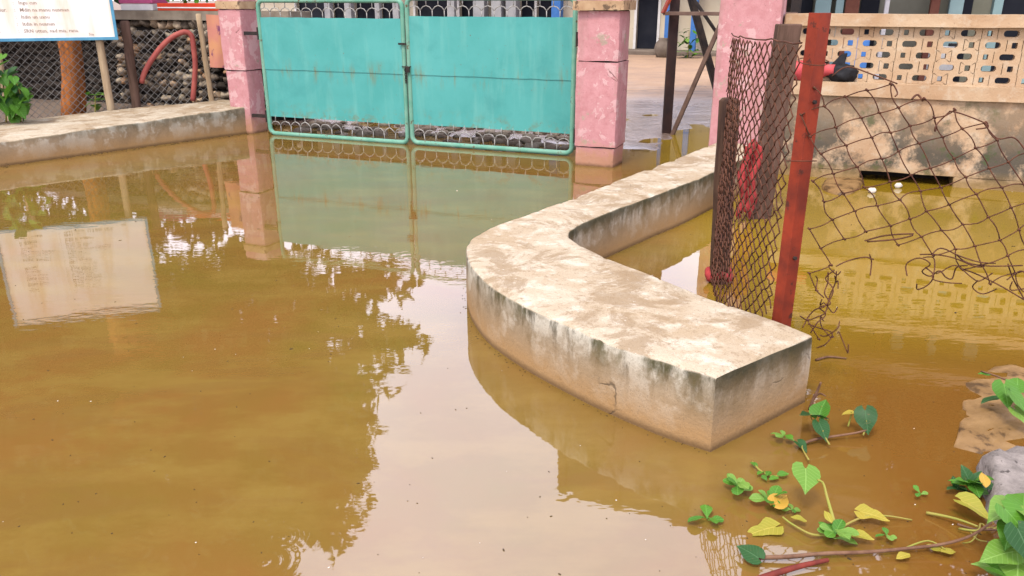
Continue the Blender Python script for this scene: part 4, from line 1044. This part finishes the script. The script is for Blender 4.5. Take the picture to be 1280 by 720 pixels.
MB().tube([pA0 + Vector((.062 * math.cos(a), .062 * math.sin(a), .045 + .02 * math.sin(a * 3))) for a in [i * math.pi / 8 for i in range(16)]], .022, 6, closed=True).build('red_band', M['redcloth'], t, smooth=True)
pB0, pB1 = P(948, 272), PY(986, 30, P(948, 272).y)
t = thing('wooden_post', 'taller leaning brown plank post between the pink pillar and the red post', 'post', pB0)
mb = MB(); q = Vector((pB0.x, pB0.y, -.3)); n = 9
for i in range(n):
    pass
stk = []
for i in range(n + 1):
    f = i / n; p = (pB0 - (pB1 - pB0) * .2).lerp(pB1, f); wv = .085 * (1 + .08 * mnoise.noise(Vector((i * .8, 4, 0)))); dv = .05
    stk.append([p + Vector((-wv, -dv, 0)), p + Vector((wv, -dv * .8, 0)), p + Vector((wv * .95, dv, 0)), p + Vector((-wv * .96, dv, 0))])
vs = [x for r in stk for x in r]; fs = [(i * 4 + k, i * 4 + (k + 1) % 4, (i + 1) * 4 + (k + 1) % 4, (i + 1) * 4 + k) for i in range(n) for k in range(4)] + [(3, 2, 1, 0), tuple(n * 4 + k for k in range(4))]
MB().add(vs, fs).build('plank', M['postgrey'], t, bevel=.008)
# red netting hanging beside the plank post
cl = MB(); n = 10
for j in range(13):
    for i in range(n + 1):
        u = 928 + j * -.5 + (i / n) * (24 - j * .5) + 3 * math.sin(j * .9); v = 178 + j * 7.6 + 5 * math.sin(i * .8)
        p = PY(u, v, P(936, 275).y - .06 + .03 * math.sin(i * 1.1 + j * .35)); cl.v.append(tuple(p))
cl.f = [(j * (n + 1) + i, j * (n + 1) + i + 1, (j + 1) * (n + 1) + i + 1, (j + 1) * (n + 1) + i) for j in range(12) for i in range(n)]
ob = tag(cl.build('red_rag', M['redcloth'], smooth=True), 'wet red rag hanging in folds beside the plank post', 'cloth'); sm = ob.modifiers.new('th', 'SOLIDIFY'); sm.thickness = .006

wf = thing('torn_wire_mesh', 'rusty torn chain-link mesh hung on the red angle-iron post', 'fence', RP)
wr = random.Random(8)
def wire_line(mb, a, b, r=.0028, sag=.006, n=5):
    ctr = Vector((wr.uniform(-1, 1), wr.uniform(-1, 1), wr.uniform(-1, 1))) * sag
    pts = [a.lerp(b, i / n) + ctr * math.sin(math.pi * i / n) for i in range(n + 1)]; mb.tube(pts, r, 5)
# left piece: runs back from the red post, seen almost edge-on
A0 = Vector((1.115, 3.215, 0)); A1 = Vector((1.16, 4.42, 0)); mbA = MB(); nc = 16; nrw = 40
def nodeA(i, j):
    """half-offset grid; i along the run, j downwards"""
    s = (i + (0.5 if j % 2 else 0)) / nc; top = 1.385 - .02 * s; bot = .02 + .0 * s
    z = top - (top - bot) * j / nrw
    jx = mnoise.noise(Vector((i * .6, j * .4, 1))) * .03; jz = mnoise.noise(Vector((i * .6, j * .4, 7))) * .018
    p = A0.lerp(A1, s); return Vector((p.x - .05 * math.sin(s * 3.14) + jx * .5, p.y + jx, z + jz))
for j in range(nrw):
    for i in range(nc):
        if j > nrw - 9 and i < (j - nrw + 9) * .5 and wr.random() < .35: continue
        a = nodeA(i, j)
        nb = [(i, j + 1), (i + 1, j + 1)] if j % 2 else [(i - 1, j + 1), (i, j + 1)]
        for (x, y) in nb:
            if x < 0: continue
            wire_line(mbA, a, nodeA(x, y), .0031, .005, 2)
for j in range(0, nrw, 2): pass
mbA.tube([nodeA(i, 0) + Vector((0, 0, .01)) for i in range(nc + 1)], .0035, 5)
tag(mbA.build('dense_mesh', M['rustwire'], wf, smooth=True), kind='stuff')
# right piece: stretched cells, torn along the bottom
RY0 = 3.12
def plane_pt(u, v):
    lo, hi = 1.5, 5.0
    for _ in range(2): pass
    # vertical plane Y = 3.14 - 0.18 (X - 1.15)
    x = (u - 640) / F; y = (v - 360) / F; dz = -ST - y * CT; dy = CT - y * ST
    t_ = (3.14 + .18 * 1.15) / (dy + .18 * x); return Vector((x * t_, dy * t_, H + dz * t_))
top_px = [(1015, 108), (1119, 102), (1150, 122), (1187, 139), (1228, 154), (1270, 172), (1330, 200), (1420, 240)]
bot_px = [(985, 430), (1030, 425), (1042, 345), (1080, 305), (1135, 330), (1195, 345), (1250, 360), (1285, 378), (1420, 440)]
def interp(tb, u):
    for (a, b_), (c_, d_) in zip(tb, tb[1:]):
        if a <= u <= c_: return b_ + (d_ - b_) * (u - a) / (c_ - a)
    return tb[0][1] if u < tb[0][0] else tb[-1][1]
mbB = MB(); nodes = {}
e1 = (13.0, 24.5); e2 = (27.5, -9.0)
for a in range(-16, 34):
    for b_ in range(-6, 30):
        u = 1018 + a * e1[0] + b_ * e2[0]; v = 110 + a * e1[1] + b_ * e2[1]
        if u < 1003 or u > 1400: continue
        squeeze = 1.0
        if v < interp(top_px, u) - 4 or v > interp(bot_px, u): continue
        k1 = mnoise.noise(Vector((a * .5, b_ * .5, 2))) * 9; k2 = mnoise.noise(Vector((a * .5, b_ * .5, 8))) * 9
        p = plane_pt(u + k1, v + k2); p.y += .03 * mnoise.noise(Vector((u * .01, v * .01, 5))) ; nodes[(a, b_)] = p
for (a, b_), p in nodes.items():
    for nb in ((a + 1, b_), (a, b_ + 1)):
        if nb in nodes: wire_line(mbB, p, nodes[nb], .0024, .009, 4)
    # twisted knots
    wire_line(mbB, p + Vector((-.006, -.003, .004)), p + Vector((.006, .003, -.004)), .0045, .0, 1)
tag(mbB.build('stretched_mesh', M['rustwire'], wf, smooth=True), kind='stuff')
# loose ends
mbC = MB()
def loose(px, r=.0028, dy=0.0):
    pts = resample([plane_pt(u, v) + Vector((0, dy + .02 * math.sin(i * 1.7), 0)) for i, (u, v) in enumerate(px)], len(px) * 5); mbC.tube(pts, r, 5)
loose([(1081, 301), (1110, 296), (1142, 292), (1120, 297), (1085, 303)], .0034)
loose([(1087, 318), (1092, 330), (1087, 344)]); loose([(1045, 333), (1062, 328), (1080, 321), (1090, 323)])
loose([(1134, 345), (1136, 332), (1148, 322), (1160, 328), (1154, 340), (1165, 347), (1172, 337), (1180, 345), (1193, 350), (1197, 335), (1206, 330)])
loose([(1146, 355), (1150, 364), (1160, 355), (1164, 342), (1158, 335)]); loose([(1165, 318), (1180, 312), (1200, 320), (1222, 326), (1246, 330)])
loose([(1150, 318), (1172, 320), (1192, 322), (1215, 331), (1232, 334)]); loose([(1200, 335), (1225, 345), (1250, 357), (1279, 374), (1300, 385)])
loose([(1195, 318), (1212, 330), (1235, 332), (1275, 330)]); loose([(1260, 330), (1270, 350), (1279, 373)])
loose([(1035, 340), (1037, 355), (1030, 366), (1036, 378), (1025, 385), (1034, 395), (1020, 402), (1012, 415)])
loose([(1043, 338), (1034, 350), (1041, 362), (1030, 380), (1020, 388), (1012, 398), (1002, 408)]); loose([(1010, 405), (1025, 412), (1040, 416), (1030, 428), (1022, 436), (1033, 433)])
loose([(1000, 395), (1012, 402), (1022, 395), (1030, 388), (1038, 372), (1046, 355), (1044, 338)]); loose([(1020, 345), (1024, 352), (1020, 362), (1028, 370)])
loose([(1040, 95), (1062, 84), (1090, 93), (1119, 104)]); loose([(1112, 104), (1120, 107), (1121, 116), (1116, 120)], .003); loose([(1168, 150), (1174, 160), (1168, 164), (1166, 158), (1176, 152), (1190, 140)])
loose([(1140, 124), (1150, 119), (1153, 126)], .004); loose([(1187, 139), (1205, 143), (1229, 153), (1232, 158), (1222, 162)]); loose([(1229, 153), (1250, 174), (1267, 172), (1280, 190)])
tg = random.Random(77)
for k in range(11):
    u = tg.choice([tg.uniform(1140, 1290), tg.uniform(1015, 1050)]); v = interp(bot_px, u) + tg.uniform(-22, 8) if u > 1100 else tg.uniform(330, 420)
    px = [(u, v)]
    for q in range(tg.randint(3, 5)): px.append((px[-1][0] + tg.uniform(-6, 22) * (1 if u > 1100 else .5), px[-1][1] + tg.uniform(-12, 14)))
    loose(px, .0026, tg.uniform(-.03, .04))
tag(mbC.build('loose_wire', M['rustwire'], wf, smooth=True), kind='stuff')

# ================================================================ iron stand and tank in the yard
p0 = P(833, 167, 0.0); p0.z = -0.05
t = thing('iron_stand', 'tall dark rusty angle-iron stand in the opening right of the gate', 'stand', (p0.x, p0.y, 0))
fx = GD * 1.35; fy = Vector((p0.x, p0.y, 0)).normalized() * 1.2; HT = 4.15
def ang(a, b, w, mat, nm): return MB().bar(a, b, w, w * .55).build(nm, M[mat], t, bevel=.004)
up = Vector((0, 0, HT))
for k, (o, mt) in enumerate(((Vector((0, 0, 0)), 'iron'), (fx, 'darkiron'), (fy, 'darkiron'), (fx + fy, 'darkiron'))): ang(p0 + o, p0 + o + up, .11 if k == 0 else .10, mt, 'leg')
ang(p0 + Vector((.06, -.06, .04)), p0 + fx + Vector((0, -.06, 3.6)), .085, 'ironlight', 'brace')
qa, qb = PY(856, -30, p0.y + .35), PY(911, 166, p0.y + .35)
ang(qa, qb, .13, 'darkiron', 'brace'); ang(p0 + Vector((0, .07, 1.9)), p0 + fx + Vector((0, .05, .2)), .0601, 'darkiron', 'brace')
zc = PY(845, 11, p0.y).z
ang(p0 + Vector((-.14, -.08, zc)), p0 + fx + Vector((0, -.08, zc)), .075, 'ironlight', 'cross_rail')
ang(p0 + Vector((-.02, .1, zc + .01)), p0 + fy + Vector((0, 0, zc + .01)), .07, 'darkiron', 'cross_rail')
ang(p0 + fx + Vector((0, .1, 2.2)), p0 + fx + fy + Vector((0, 0, .3)), .07, 'darkiron', 'brace')
ang(p0 + Vector((-.15, -.1, zc)), p0 + Vector((-.02, -.06, zc + .3)), .06, 'redpost', 'bracket')
# platform (joists) and tank above the frame of the photograph, seen mirrored in the flood water
for k in range(5):
    a = p0 - GD * 1.1 + GM * (-.45 + .5 * k) + Vector((0, 0, HT + .04)); ang(a, a + GD * 4.0, .09, 'darkiron', 'joist')
c0 = p0 - GD * 1.15 - GM * .5; mb = MB()
cs = [c0, c0 + GD * 4.2, c0 + GD * 4.2 + GM * 2.2, c0 + GM * 2.2]; z0, z1 = HT + .09, HT + 1.05
tk = thing('water_tank', 'long rusty steel water tank carried on the iron stand', 'tank', (c0.x, c0.y, z0))
MB().hexa([Vector((p.x, p.y, z0)) for p in cs], [Vector((p.x, p.y, z1)) for p in cs]).build('shell', M['tank'], tk, bevel=.03)
for k in range(6):
    a = c0 + GD * (.1 + .8 * k) - GM * .02; MB().bar(Vector((a.x, a.y, z0)), Vector((a.x, a.y, z1)), .06, .05).build('rib', M['tank'], tk)
MB().tube([Vector((*(c0 + GD * 2.1 + GM * 1.1).xy, z1 - .01)), Vector((*(c0 + GD * 2.1 + GM * 1.1).xy, z1 + .1))], .3, 18).build('lid', M['tank'], tk)

# ================================================================ buildings
BQ = 14.25
bld = thing('school_building', 'low cream building with blue columns and dark doorways across the yard', 'building', G(0, BQ, .15))
BH = 3.3
def uS(u, z=1.0, q=BQ): return SZ(u, q, z)
doors = [(uS(372), uS(407)), (uS(416), uS(432)), (uS(444), uS(470)), (uS(476), uS(492)), (uS(520), uS(560)), (uS(575), uS(592)), (uS(650), uS(668)), (uS(671), uS(690)), (uS(796), uS(822)), (uS(905), uS(930)), (uS(985), uS(1010))]
edge = uS(280); ends = uS(1040)
MB().gbox(edge - .5, ends + .5, BQ - .7, BQ + 6, -.1, .30).build('plinth', M['plinth'], bld, bevel=.03)
MB().gbox(edge - .5, ends + .5, BQ - 1.15, BQ - .72, -.1, .16).build('step', M['plinth'], bld, bevel=.03)
cur = edge
for a, b_ in doors + [(ends, None)]:
    MB().gbox(cur, a, BQ, BQ + .25, .302, BH).build('wall', M['cream'], bld)
    if b_ is None: break
    MB().gbox(a, b_, BQ + .003, BQ + .247, 2.45, BH).build('wall', M['cream'], bld)
    d_ = MB().gbox(a, b_, BQ + .14, BQ + .2, .302, 2.45).build('doorway_shade', M['dark'], bld)  # dark panel painted as the shade inside the doorway, no door leaf
    for (x0, x1, z0, z1) in ((a - .07, a - .002, .302, 2.5), (b_ + .002, b_ + .07, .302, 2.5)):
        MB().gbox(x0, x1, BQ - .03, BQ - .002, z0, z1).build('door_frame', M['whitecloth'], d_)
    cur = b_
MB().gbox(edge, edge + .25, BQ + .26, BQ + 6, .302, BH).build('wall', M['cream'], bld)
MB().gbox(ends - .25, ends, BQ + .26, BQ + 6, .302, BH).build('wall', M['cream'], bld)
MB().gbox(edge, ends, BQ + 5.8, BQ + 6, .302, BH).build('wall', M['cream'], bld)
for u, mt, wd in ((412, 'greycol', .2), (438, 'greycol', .2), (474, 'greycol', .16), (497, 'greycol', .2), (566, 'greycol', .2), (600, 'greycol', .34), (622, 'greycol', .3), (640, 'greycol', .3), (696, 'blue', .26), (836, 'blue', .17), (868, 'blue', .15), (960, 'blue', .2)):
    s_ = uS(u, 1.0, BQ - .5); MB().gbox(s_ - wd / 2, s_ + wd / 2, BQ - .6, BQ - .6 + wd, .302, BH - .02).build('column', M[mt], bld, bevel=.01)
rf = MB(); a, b_ = edge - .6, ends + .6
rf.add([G(a, BQ - 1.1, BH - .05), G(b_, BQ - 1.1, BH - .05), G(b_, BQ + 3, BH + 1.3), G(a, BQ + 3, BH + 1.3), G(a, BQ + 7, BH - .05), G(b_, BQ + 7, BH - .05),
        G(a, BQ - 1.1, BH + .05), G(b_, BQ - 1.1, BH + .05), G(b_, BQ + 3, BH + 1.4), G(a, BQ + 3, BH + 1.4), G(a, BQ + 7, BH + .05), G(b_, BQ + 7, BH + .05)],
       [(3, 2, 1, 0), (4, 5, 2, 3), (6, 7, 8, 9), (9, 8, 11, 10), (0, 1, 7, 6), (5, 4, 10, 11), (0, 6, 9, 3), (3, 9, 10, 4), (1, 2, 8, 7), (2, 5, 11, 8)]); rf.build('roof', M['roof'], bld)
# pot and weed by the blue column
pp = G(uS(828, .3, BQ - 1.3), BQ - 1.3, .15)
t = thing('clay_jar', 'dark clay jar standing by the blue column of the cream building', 'jar', pp)
zs = [(0, .12), (.08, .17), (.24, .22), (.38, .18), (.46, .11), (.5, .13)]
MB().tube([pp + Vector((0, 0, z)) for z, r in zs], [r for z, r in zs], 16).build('body', M['plinth'], t, smooth=True)
pp = G(uS(863, .3, BQ - 1.0), BQ - 1.4, .14)
t = thing('weed', 'green weed growing at the foot of the cream building', 'plant', pp)
for i in range(30): put_leaf(t, 'ovate', lrb.choice(['leaf', 'leafpale', 'leafdark']), pp + Vector((lrb.uniform(-.25, .25), lrb.uniform(-.15, .15), lrb.uniform(.05, .75))), lrb.uniform(.15, .25), lrb.uniform(0, 360), lrb.uniform(-20, 60), 0)
stem(t, [pp, pp + Vector((0.02, 0, .4)), pp + Vector((0, 0, .7))], .012)
for (u, v) in ((842, 63), (858, 66), (800, 66)):
    pass
# pale teal building behind the lattice wall
CQ = 4.2
tb = thing('teal_building', 'pale teal building with brown posts behind the lattice wall', 'building', G(uS(1100, 1, CQ), CQ, .1))
cS = lambda u: SZ(u, CQ, 1.6)
MB().gbox(cS(958), cS(1500), CQ + .5, CQ + .75, -.1, 3.4).build('wall', M['palewall'], tb)
MB().gbox(cS(950), cS(1510), CQ - .4, CQ + 4.5, 3.403, 3.55).build('roof_slab', M['plinth'], tb, bevel=.02)
MB().gbox(cS(958), cS(1500), CQ + 4.2, CQ + 4.4, -.1, 3.4).build('wall', M['palewall'], tb)
for (u0, u1, mt, nm) in ((1020, 1040, 'tealwall', 'column'), (1046, 1056, 'tealwall', 'column'), (1058, 1076, 'brown', 'post'), (1108, 1114, 'whitecloth', 'post'), (1166, 1178, 'brown', 'post'), (1190, 1208, 'tealwall', 'column'), (1246, 1258, 'tealwall', 'column'), (1300, 1320, 'tealwall', 'column'), (975, 990, 'greycol', 'column')):
    MB().gbox(cS(u0), cS(u1), CQ + .1, CQ + .3, -.1, 3.4).build(nm, M[mt], tb, bevel=.01)
for (u0, u1) in ((1078, 1102), (1210, 1224), (1262, 1298), (995, 1015)):
    w_ = MB().gbox(cS(u0), cS(u1), CQ + .46, CQ + .498, .5, 2.4).build('window', M['dark'], tb)
    MB().gbox(cS(u0) - .04, cS(u1) + .04, CQ + .44, CQ + .457, 2.403, 2.47).build('frame', M['tealwall'], w_)
for (u0, u1, z0, z1, mt, lb) in ((1055, 1085, .75, 1.18, 'blue', 'blue plastic drum seen through holes at the left of the lattice wall'), (1160, 1195, .6, 1.1, 'greycol', 'grey plastic drum seen through the middle holes of the lattice wall')):
    a, b_ = SZ(u0, 1.6, 1), SZ(u1, 1.6, 1); c = G((a + b_) / 2, 1.6, 0); r = (b_ - a) / 2
    t = thing('plastic_drum', lb, 'drum', c)
    MB().tube([c + Vector((0, 0, z)) for z in (0, .03, .35, .38, .41, .7, .73, .76, z1 - .04, z1)], [r * k for k in (.93, 1, 1, 1.05, 1, 1, 1.05, 1, 1, .9)], 20).build('body', M[mt], t, smooth=True)
    MB().tube([c + Vector((.1, 0, z1 - .01)), c + Vector((.1, 0, z1 + .03))], .05, 10).build('cap', M['black'], t)

# ================================================================ trees
def tree(name, label, base, trunk_pts, radii, bark, blobs, nleaf, lsize, mat, seed):
    g = np.random.default_rng(seed); t = thing(name, label, 'tree', base)
    tp = resample(trunk_pts, 18); rr_ = np.interp(np.linspace(0, 1, 18), np.linspace(0, 1, len(radii)), radii)
    mb = MB().tube(tp, [float(r) * (1 + .1 * mnoise.noise(Vector((i * .6, seed, 0)))) for i, r in enumerate(rr_)], 12)
    for i, (c, r) in enumerate(blobs[:9]):
        st = tp[min(17, 10 + i % 7)]; c = Vector(c); mid = st.lerp(c, .5) + Vector((0, 0, .15 * (c - st).length))
        mb.tube(resample([st, mid, c], 8), [.09 - .009 * k for k in range(8)], 7)
    mb.build('trunk', M[bark], t, smooth=True)
    tot = sum(r[0] * r[1] * r[2] for _, r in blobs) ; V = []
    for c, r in blobs:
        n = int(nleaf * (r[0] * r[1] * r[2]) / tot); ncl = max(6, n // 45)
        d = g.normal(size=(ncl, 3)); d /= np.linalg.norm(d, axis=1)[:, None]; rad = g.random(ncl) ** .45
        cl = np.array(c) + d * rad[:, None] * np.array(r) * (1 + .25 * g.normal(size=(ncl, 1)) * .6)
        cr_ = g.uniform(.25, .6, ncl)
        k = g.integers(0, ncl, n); off = g.normal(size=(n, 3)); off /= np.linalg.norm(off, axis=1)[:, None]; off *= (g.random(n) ** .5)[:, None]
        V.append(cl[k] + off * cr_[k][:, None] * np.array([1.15, 1.15, .8]))
    C = np.concatenate(V); n = len(C)
    a = g.normal(size=(n, 3)); a /= np.linalg.norm(a, axis=1)[:, None]; b = g.normal(size=(n, 3)); b -= a * (a * b).sum(1)[:, None]; b /= np.linalg.norm(b, axis=1)[:, None]
    ln = (lsize * g.uniform(.7, 1.4, n))[:, None]; wd = ln * .42
    q = np.stack([C - a * ln, C + b * wd, C + a * ln, C - b * wd], 1).reshape(-1, 3)
    off = np.array(t.location); me_ = bpy.data.meshes.new('crown'); me_.vertices.add(4 * n); me_.vertices.foreach_set('co', (q - off).ravel())
    me_.loops.add(4 * n); me_.loops.foreach_set('vertex_index', np.arange(4 * n, dtype=np.int32)); me_.polygons.add(n)
    me_.polygons.foreach_set('loop_start', np.arange(0, 4 * n, 4, dtype=np.int32)); me_.polygons.foreach_set('loop_total', np.full(n, 4, dtype=np.int32)); me_.update(calc_edges=True); me_.validate()
    link(me_, 'crown', M[mat], t); return t
tb0 = PY(90, 142, 10.9); tb0.z = 0.0
tree('leaning_tree', 'tree with an orange-brown trunk behind the fence under the notice board', tb0, [tb0, PY(88, 60, 10.9), tb0 + Vector((-.1, .3, 2.6)), tb0 + Vector((-.3, .8, 4.8))], [.15, .125, .11, .06], 'bark',
     [((-6.3, 12.6, 6.2), (3.2, 2.6, 2.9)), ((-3.9, 12.6, 4.6), (1.7, 2.0, 1.9)), ((-4.5, 13, 7.2), (1.4, 2.0, 1.7)), ((-8.6, 13, 5.0), (2.6, 2.2, 2.6)), ((-6.6, 12.6, 9.3), (2.3, 2.2, 2.0)), ((-9.5, 12.5, 8.5), (2.6, 2.2, 2.4)), ((-2.7, 12.3, 3.4), (1.2, 1.6, 1.1)), ((-5.5, 12.6, 3.0), (2.0, 1.6, 1.2)), ((-4.6, 12.9, 2.9), (1.6, 1.2, 1.2)), ((-6.6, 12.9, 3.4), (1.8, 1.2, 1.4)), ((-8.4, 12.9, 3.2), (1.8, 1.2, 1.4)), ((-4.6, 12.7, 6.0), (1.7, 1.6, 1.5)), ((-3.4, 12.6, 6.0), (1.1, 1.4, 1.2)), ((-5.7, 12.7, 8.2), (1.6, 1.6, 1.6))], 52000, .145, 'crown', 1)
tree('shade_tree', 'dense dark tree behind the stone wall at the left', (-12, 15, .1), [Vector((-12, 15, 0)), Vector((-11.8, 15, 2)), Vector((-12.2, 15.3, 5))], [.25, .2, .12], 'barkgrey',
     [((-12, 15, 5.0), (3.2, 2.6, 3.2)), ((-10, 14.5, 3.6), (2.6, 2, 1.8)), ((-7.5, 14.6, 2.6), (2.6, 1.2, 1.4)), ((-13, 15, 8.5), (2.6, 2.5, 2.2))], 16000, .14, 'crown2', 2)
tree('shade_tree', 'leafy tree behind the pale teal building on the right', (9.0, 14.0, .1), [Vector((9, 14, 0)), Vector((9.1, 14, 2.5)), Vector((8.8, 13.8, 5.5))], [.28, .22, .12], 'barkgrey',
     [((8.6, 13.5, 6.4), (3.0, 2.5, 2.5)), ((6.3, 12.8, 5.6), (1.8, 1.8, 1.7)), ((11, 13.2, 6.0), (2.6, 2.4, 2.4)), ((8.6, 13.5, 8.6), (2.4, 2.2, 1.6)), ((5.6, 12.6, 4.4), (1.6, 1.2, 1.2)), ((8.0, 12.8, 4.6), (2.2, 1.4, 1.4))], 24000, .13, 'crown', 3)
tree('shade_tree', 'distant tree beyond the cream building across the yard', (-3.0, 33, .2), [Vector((-3, 33, 0)), Vector((-3, 33, 2.5)), Vector((-2.7, 33, 5))], [.3, .22, .12], 'barkgrey',
     [((-3, 33, 5), (3.2, 2.6, 2.4)), ((-6, 33, 5.5), (2.6, 2.4, 2.6)), ((-0.5, 33.5, 4.2), (2, 2, 1.6))], 7000, .2, 'crown2', 4)

# ================================================================ floating specks
fr_ = random.Random(31); mb = MB(); mw = MB()
def blocked(p):
    # keep off the curved kerb and the ledge
    return any((Vector((p.x, p.y)) - Vector((c.x, c.y))).length < .33 for c in KCEN) or low_back_q(p.x, p.y) > -0.05 or (p - GA).dot(GM) > -.1
KCEN = [a.lerp(b_, .5) for a, b_ in zip(resample(op, 60), resample(ip, 60))]
for k in range(230):
    u = fr_.uniform(0, 1270); v = fr_.uniform(215, 718)
    p = P(u, v)
    if blocked(p): continue
    sz = fr_.uniform(.0008, .0026) * (1.0 if fr_.random() < .93 else 2.0) * (1 + max(0, p.y - 3) * .35); a = fr_.uniform(0, 3.14); l = sz * fr_.uniform(1, 2.6)
    tgt = mb if fr_.random() < .85 else mw
    d_ = Vector((math.cos(a), math.sin(a), 0))
    blob(tgt, p + Vector((0, 0, .0008)), l, sz, .0015, k, .5, a, 1)
wl = [('k', a.x, a.y, (a - b_).xy.normalized()) for a, b_ in zip(resample(op, 240), resample(ip, 240))]
for k in range(230):
    _, x_, y_, nn = fr_.choice(wl); o_ = abs(fr_.gauss(.0, .02)) + .006; p = Vector((x_ + nn.x * o_, y_ + nn.y * o_, 0.0008))
    blob(mb, p, fr_.uniform(.0015, .006), fr_.uniform(.001, .0026), .0016, k, .5, fr_.uniform(0, 3), 1)
for k in range(90):
    t_ = fr_.random(); p = fr[1].lerp(fr[3], t_) + Vector((.76, -.65, 0)) * (abs(fr_.gauss(0, .04)) + .01); blob(mb, Vector((p.x, p.y, .001)), fr_.uniform(.004, .018), fr_.uniform(.003, .007), .003, k, .5, fr_.uniform(0, 3), 1)
tag(mb.build('floating_debris', M['debris']), 'small dark specks of debris floating on the muddy water', 'debris', kind='stuff')
tag(mw.build('floating_flecks', M['foam']), 'small pale flecks floating on the muddy water', 'debris', kind='stuff')
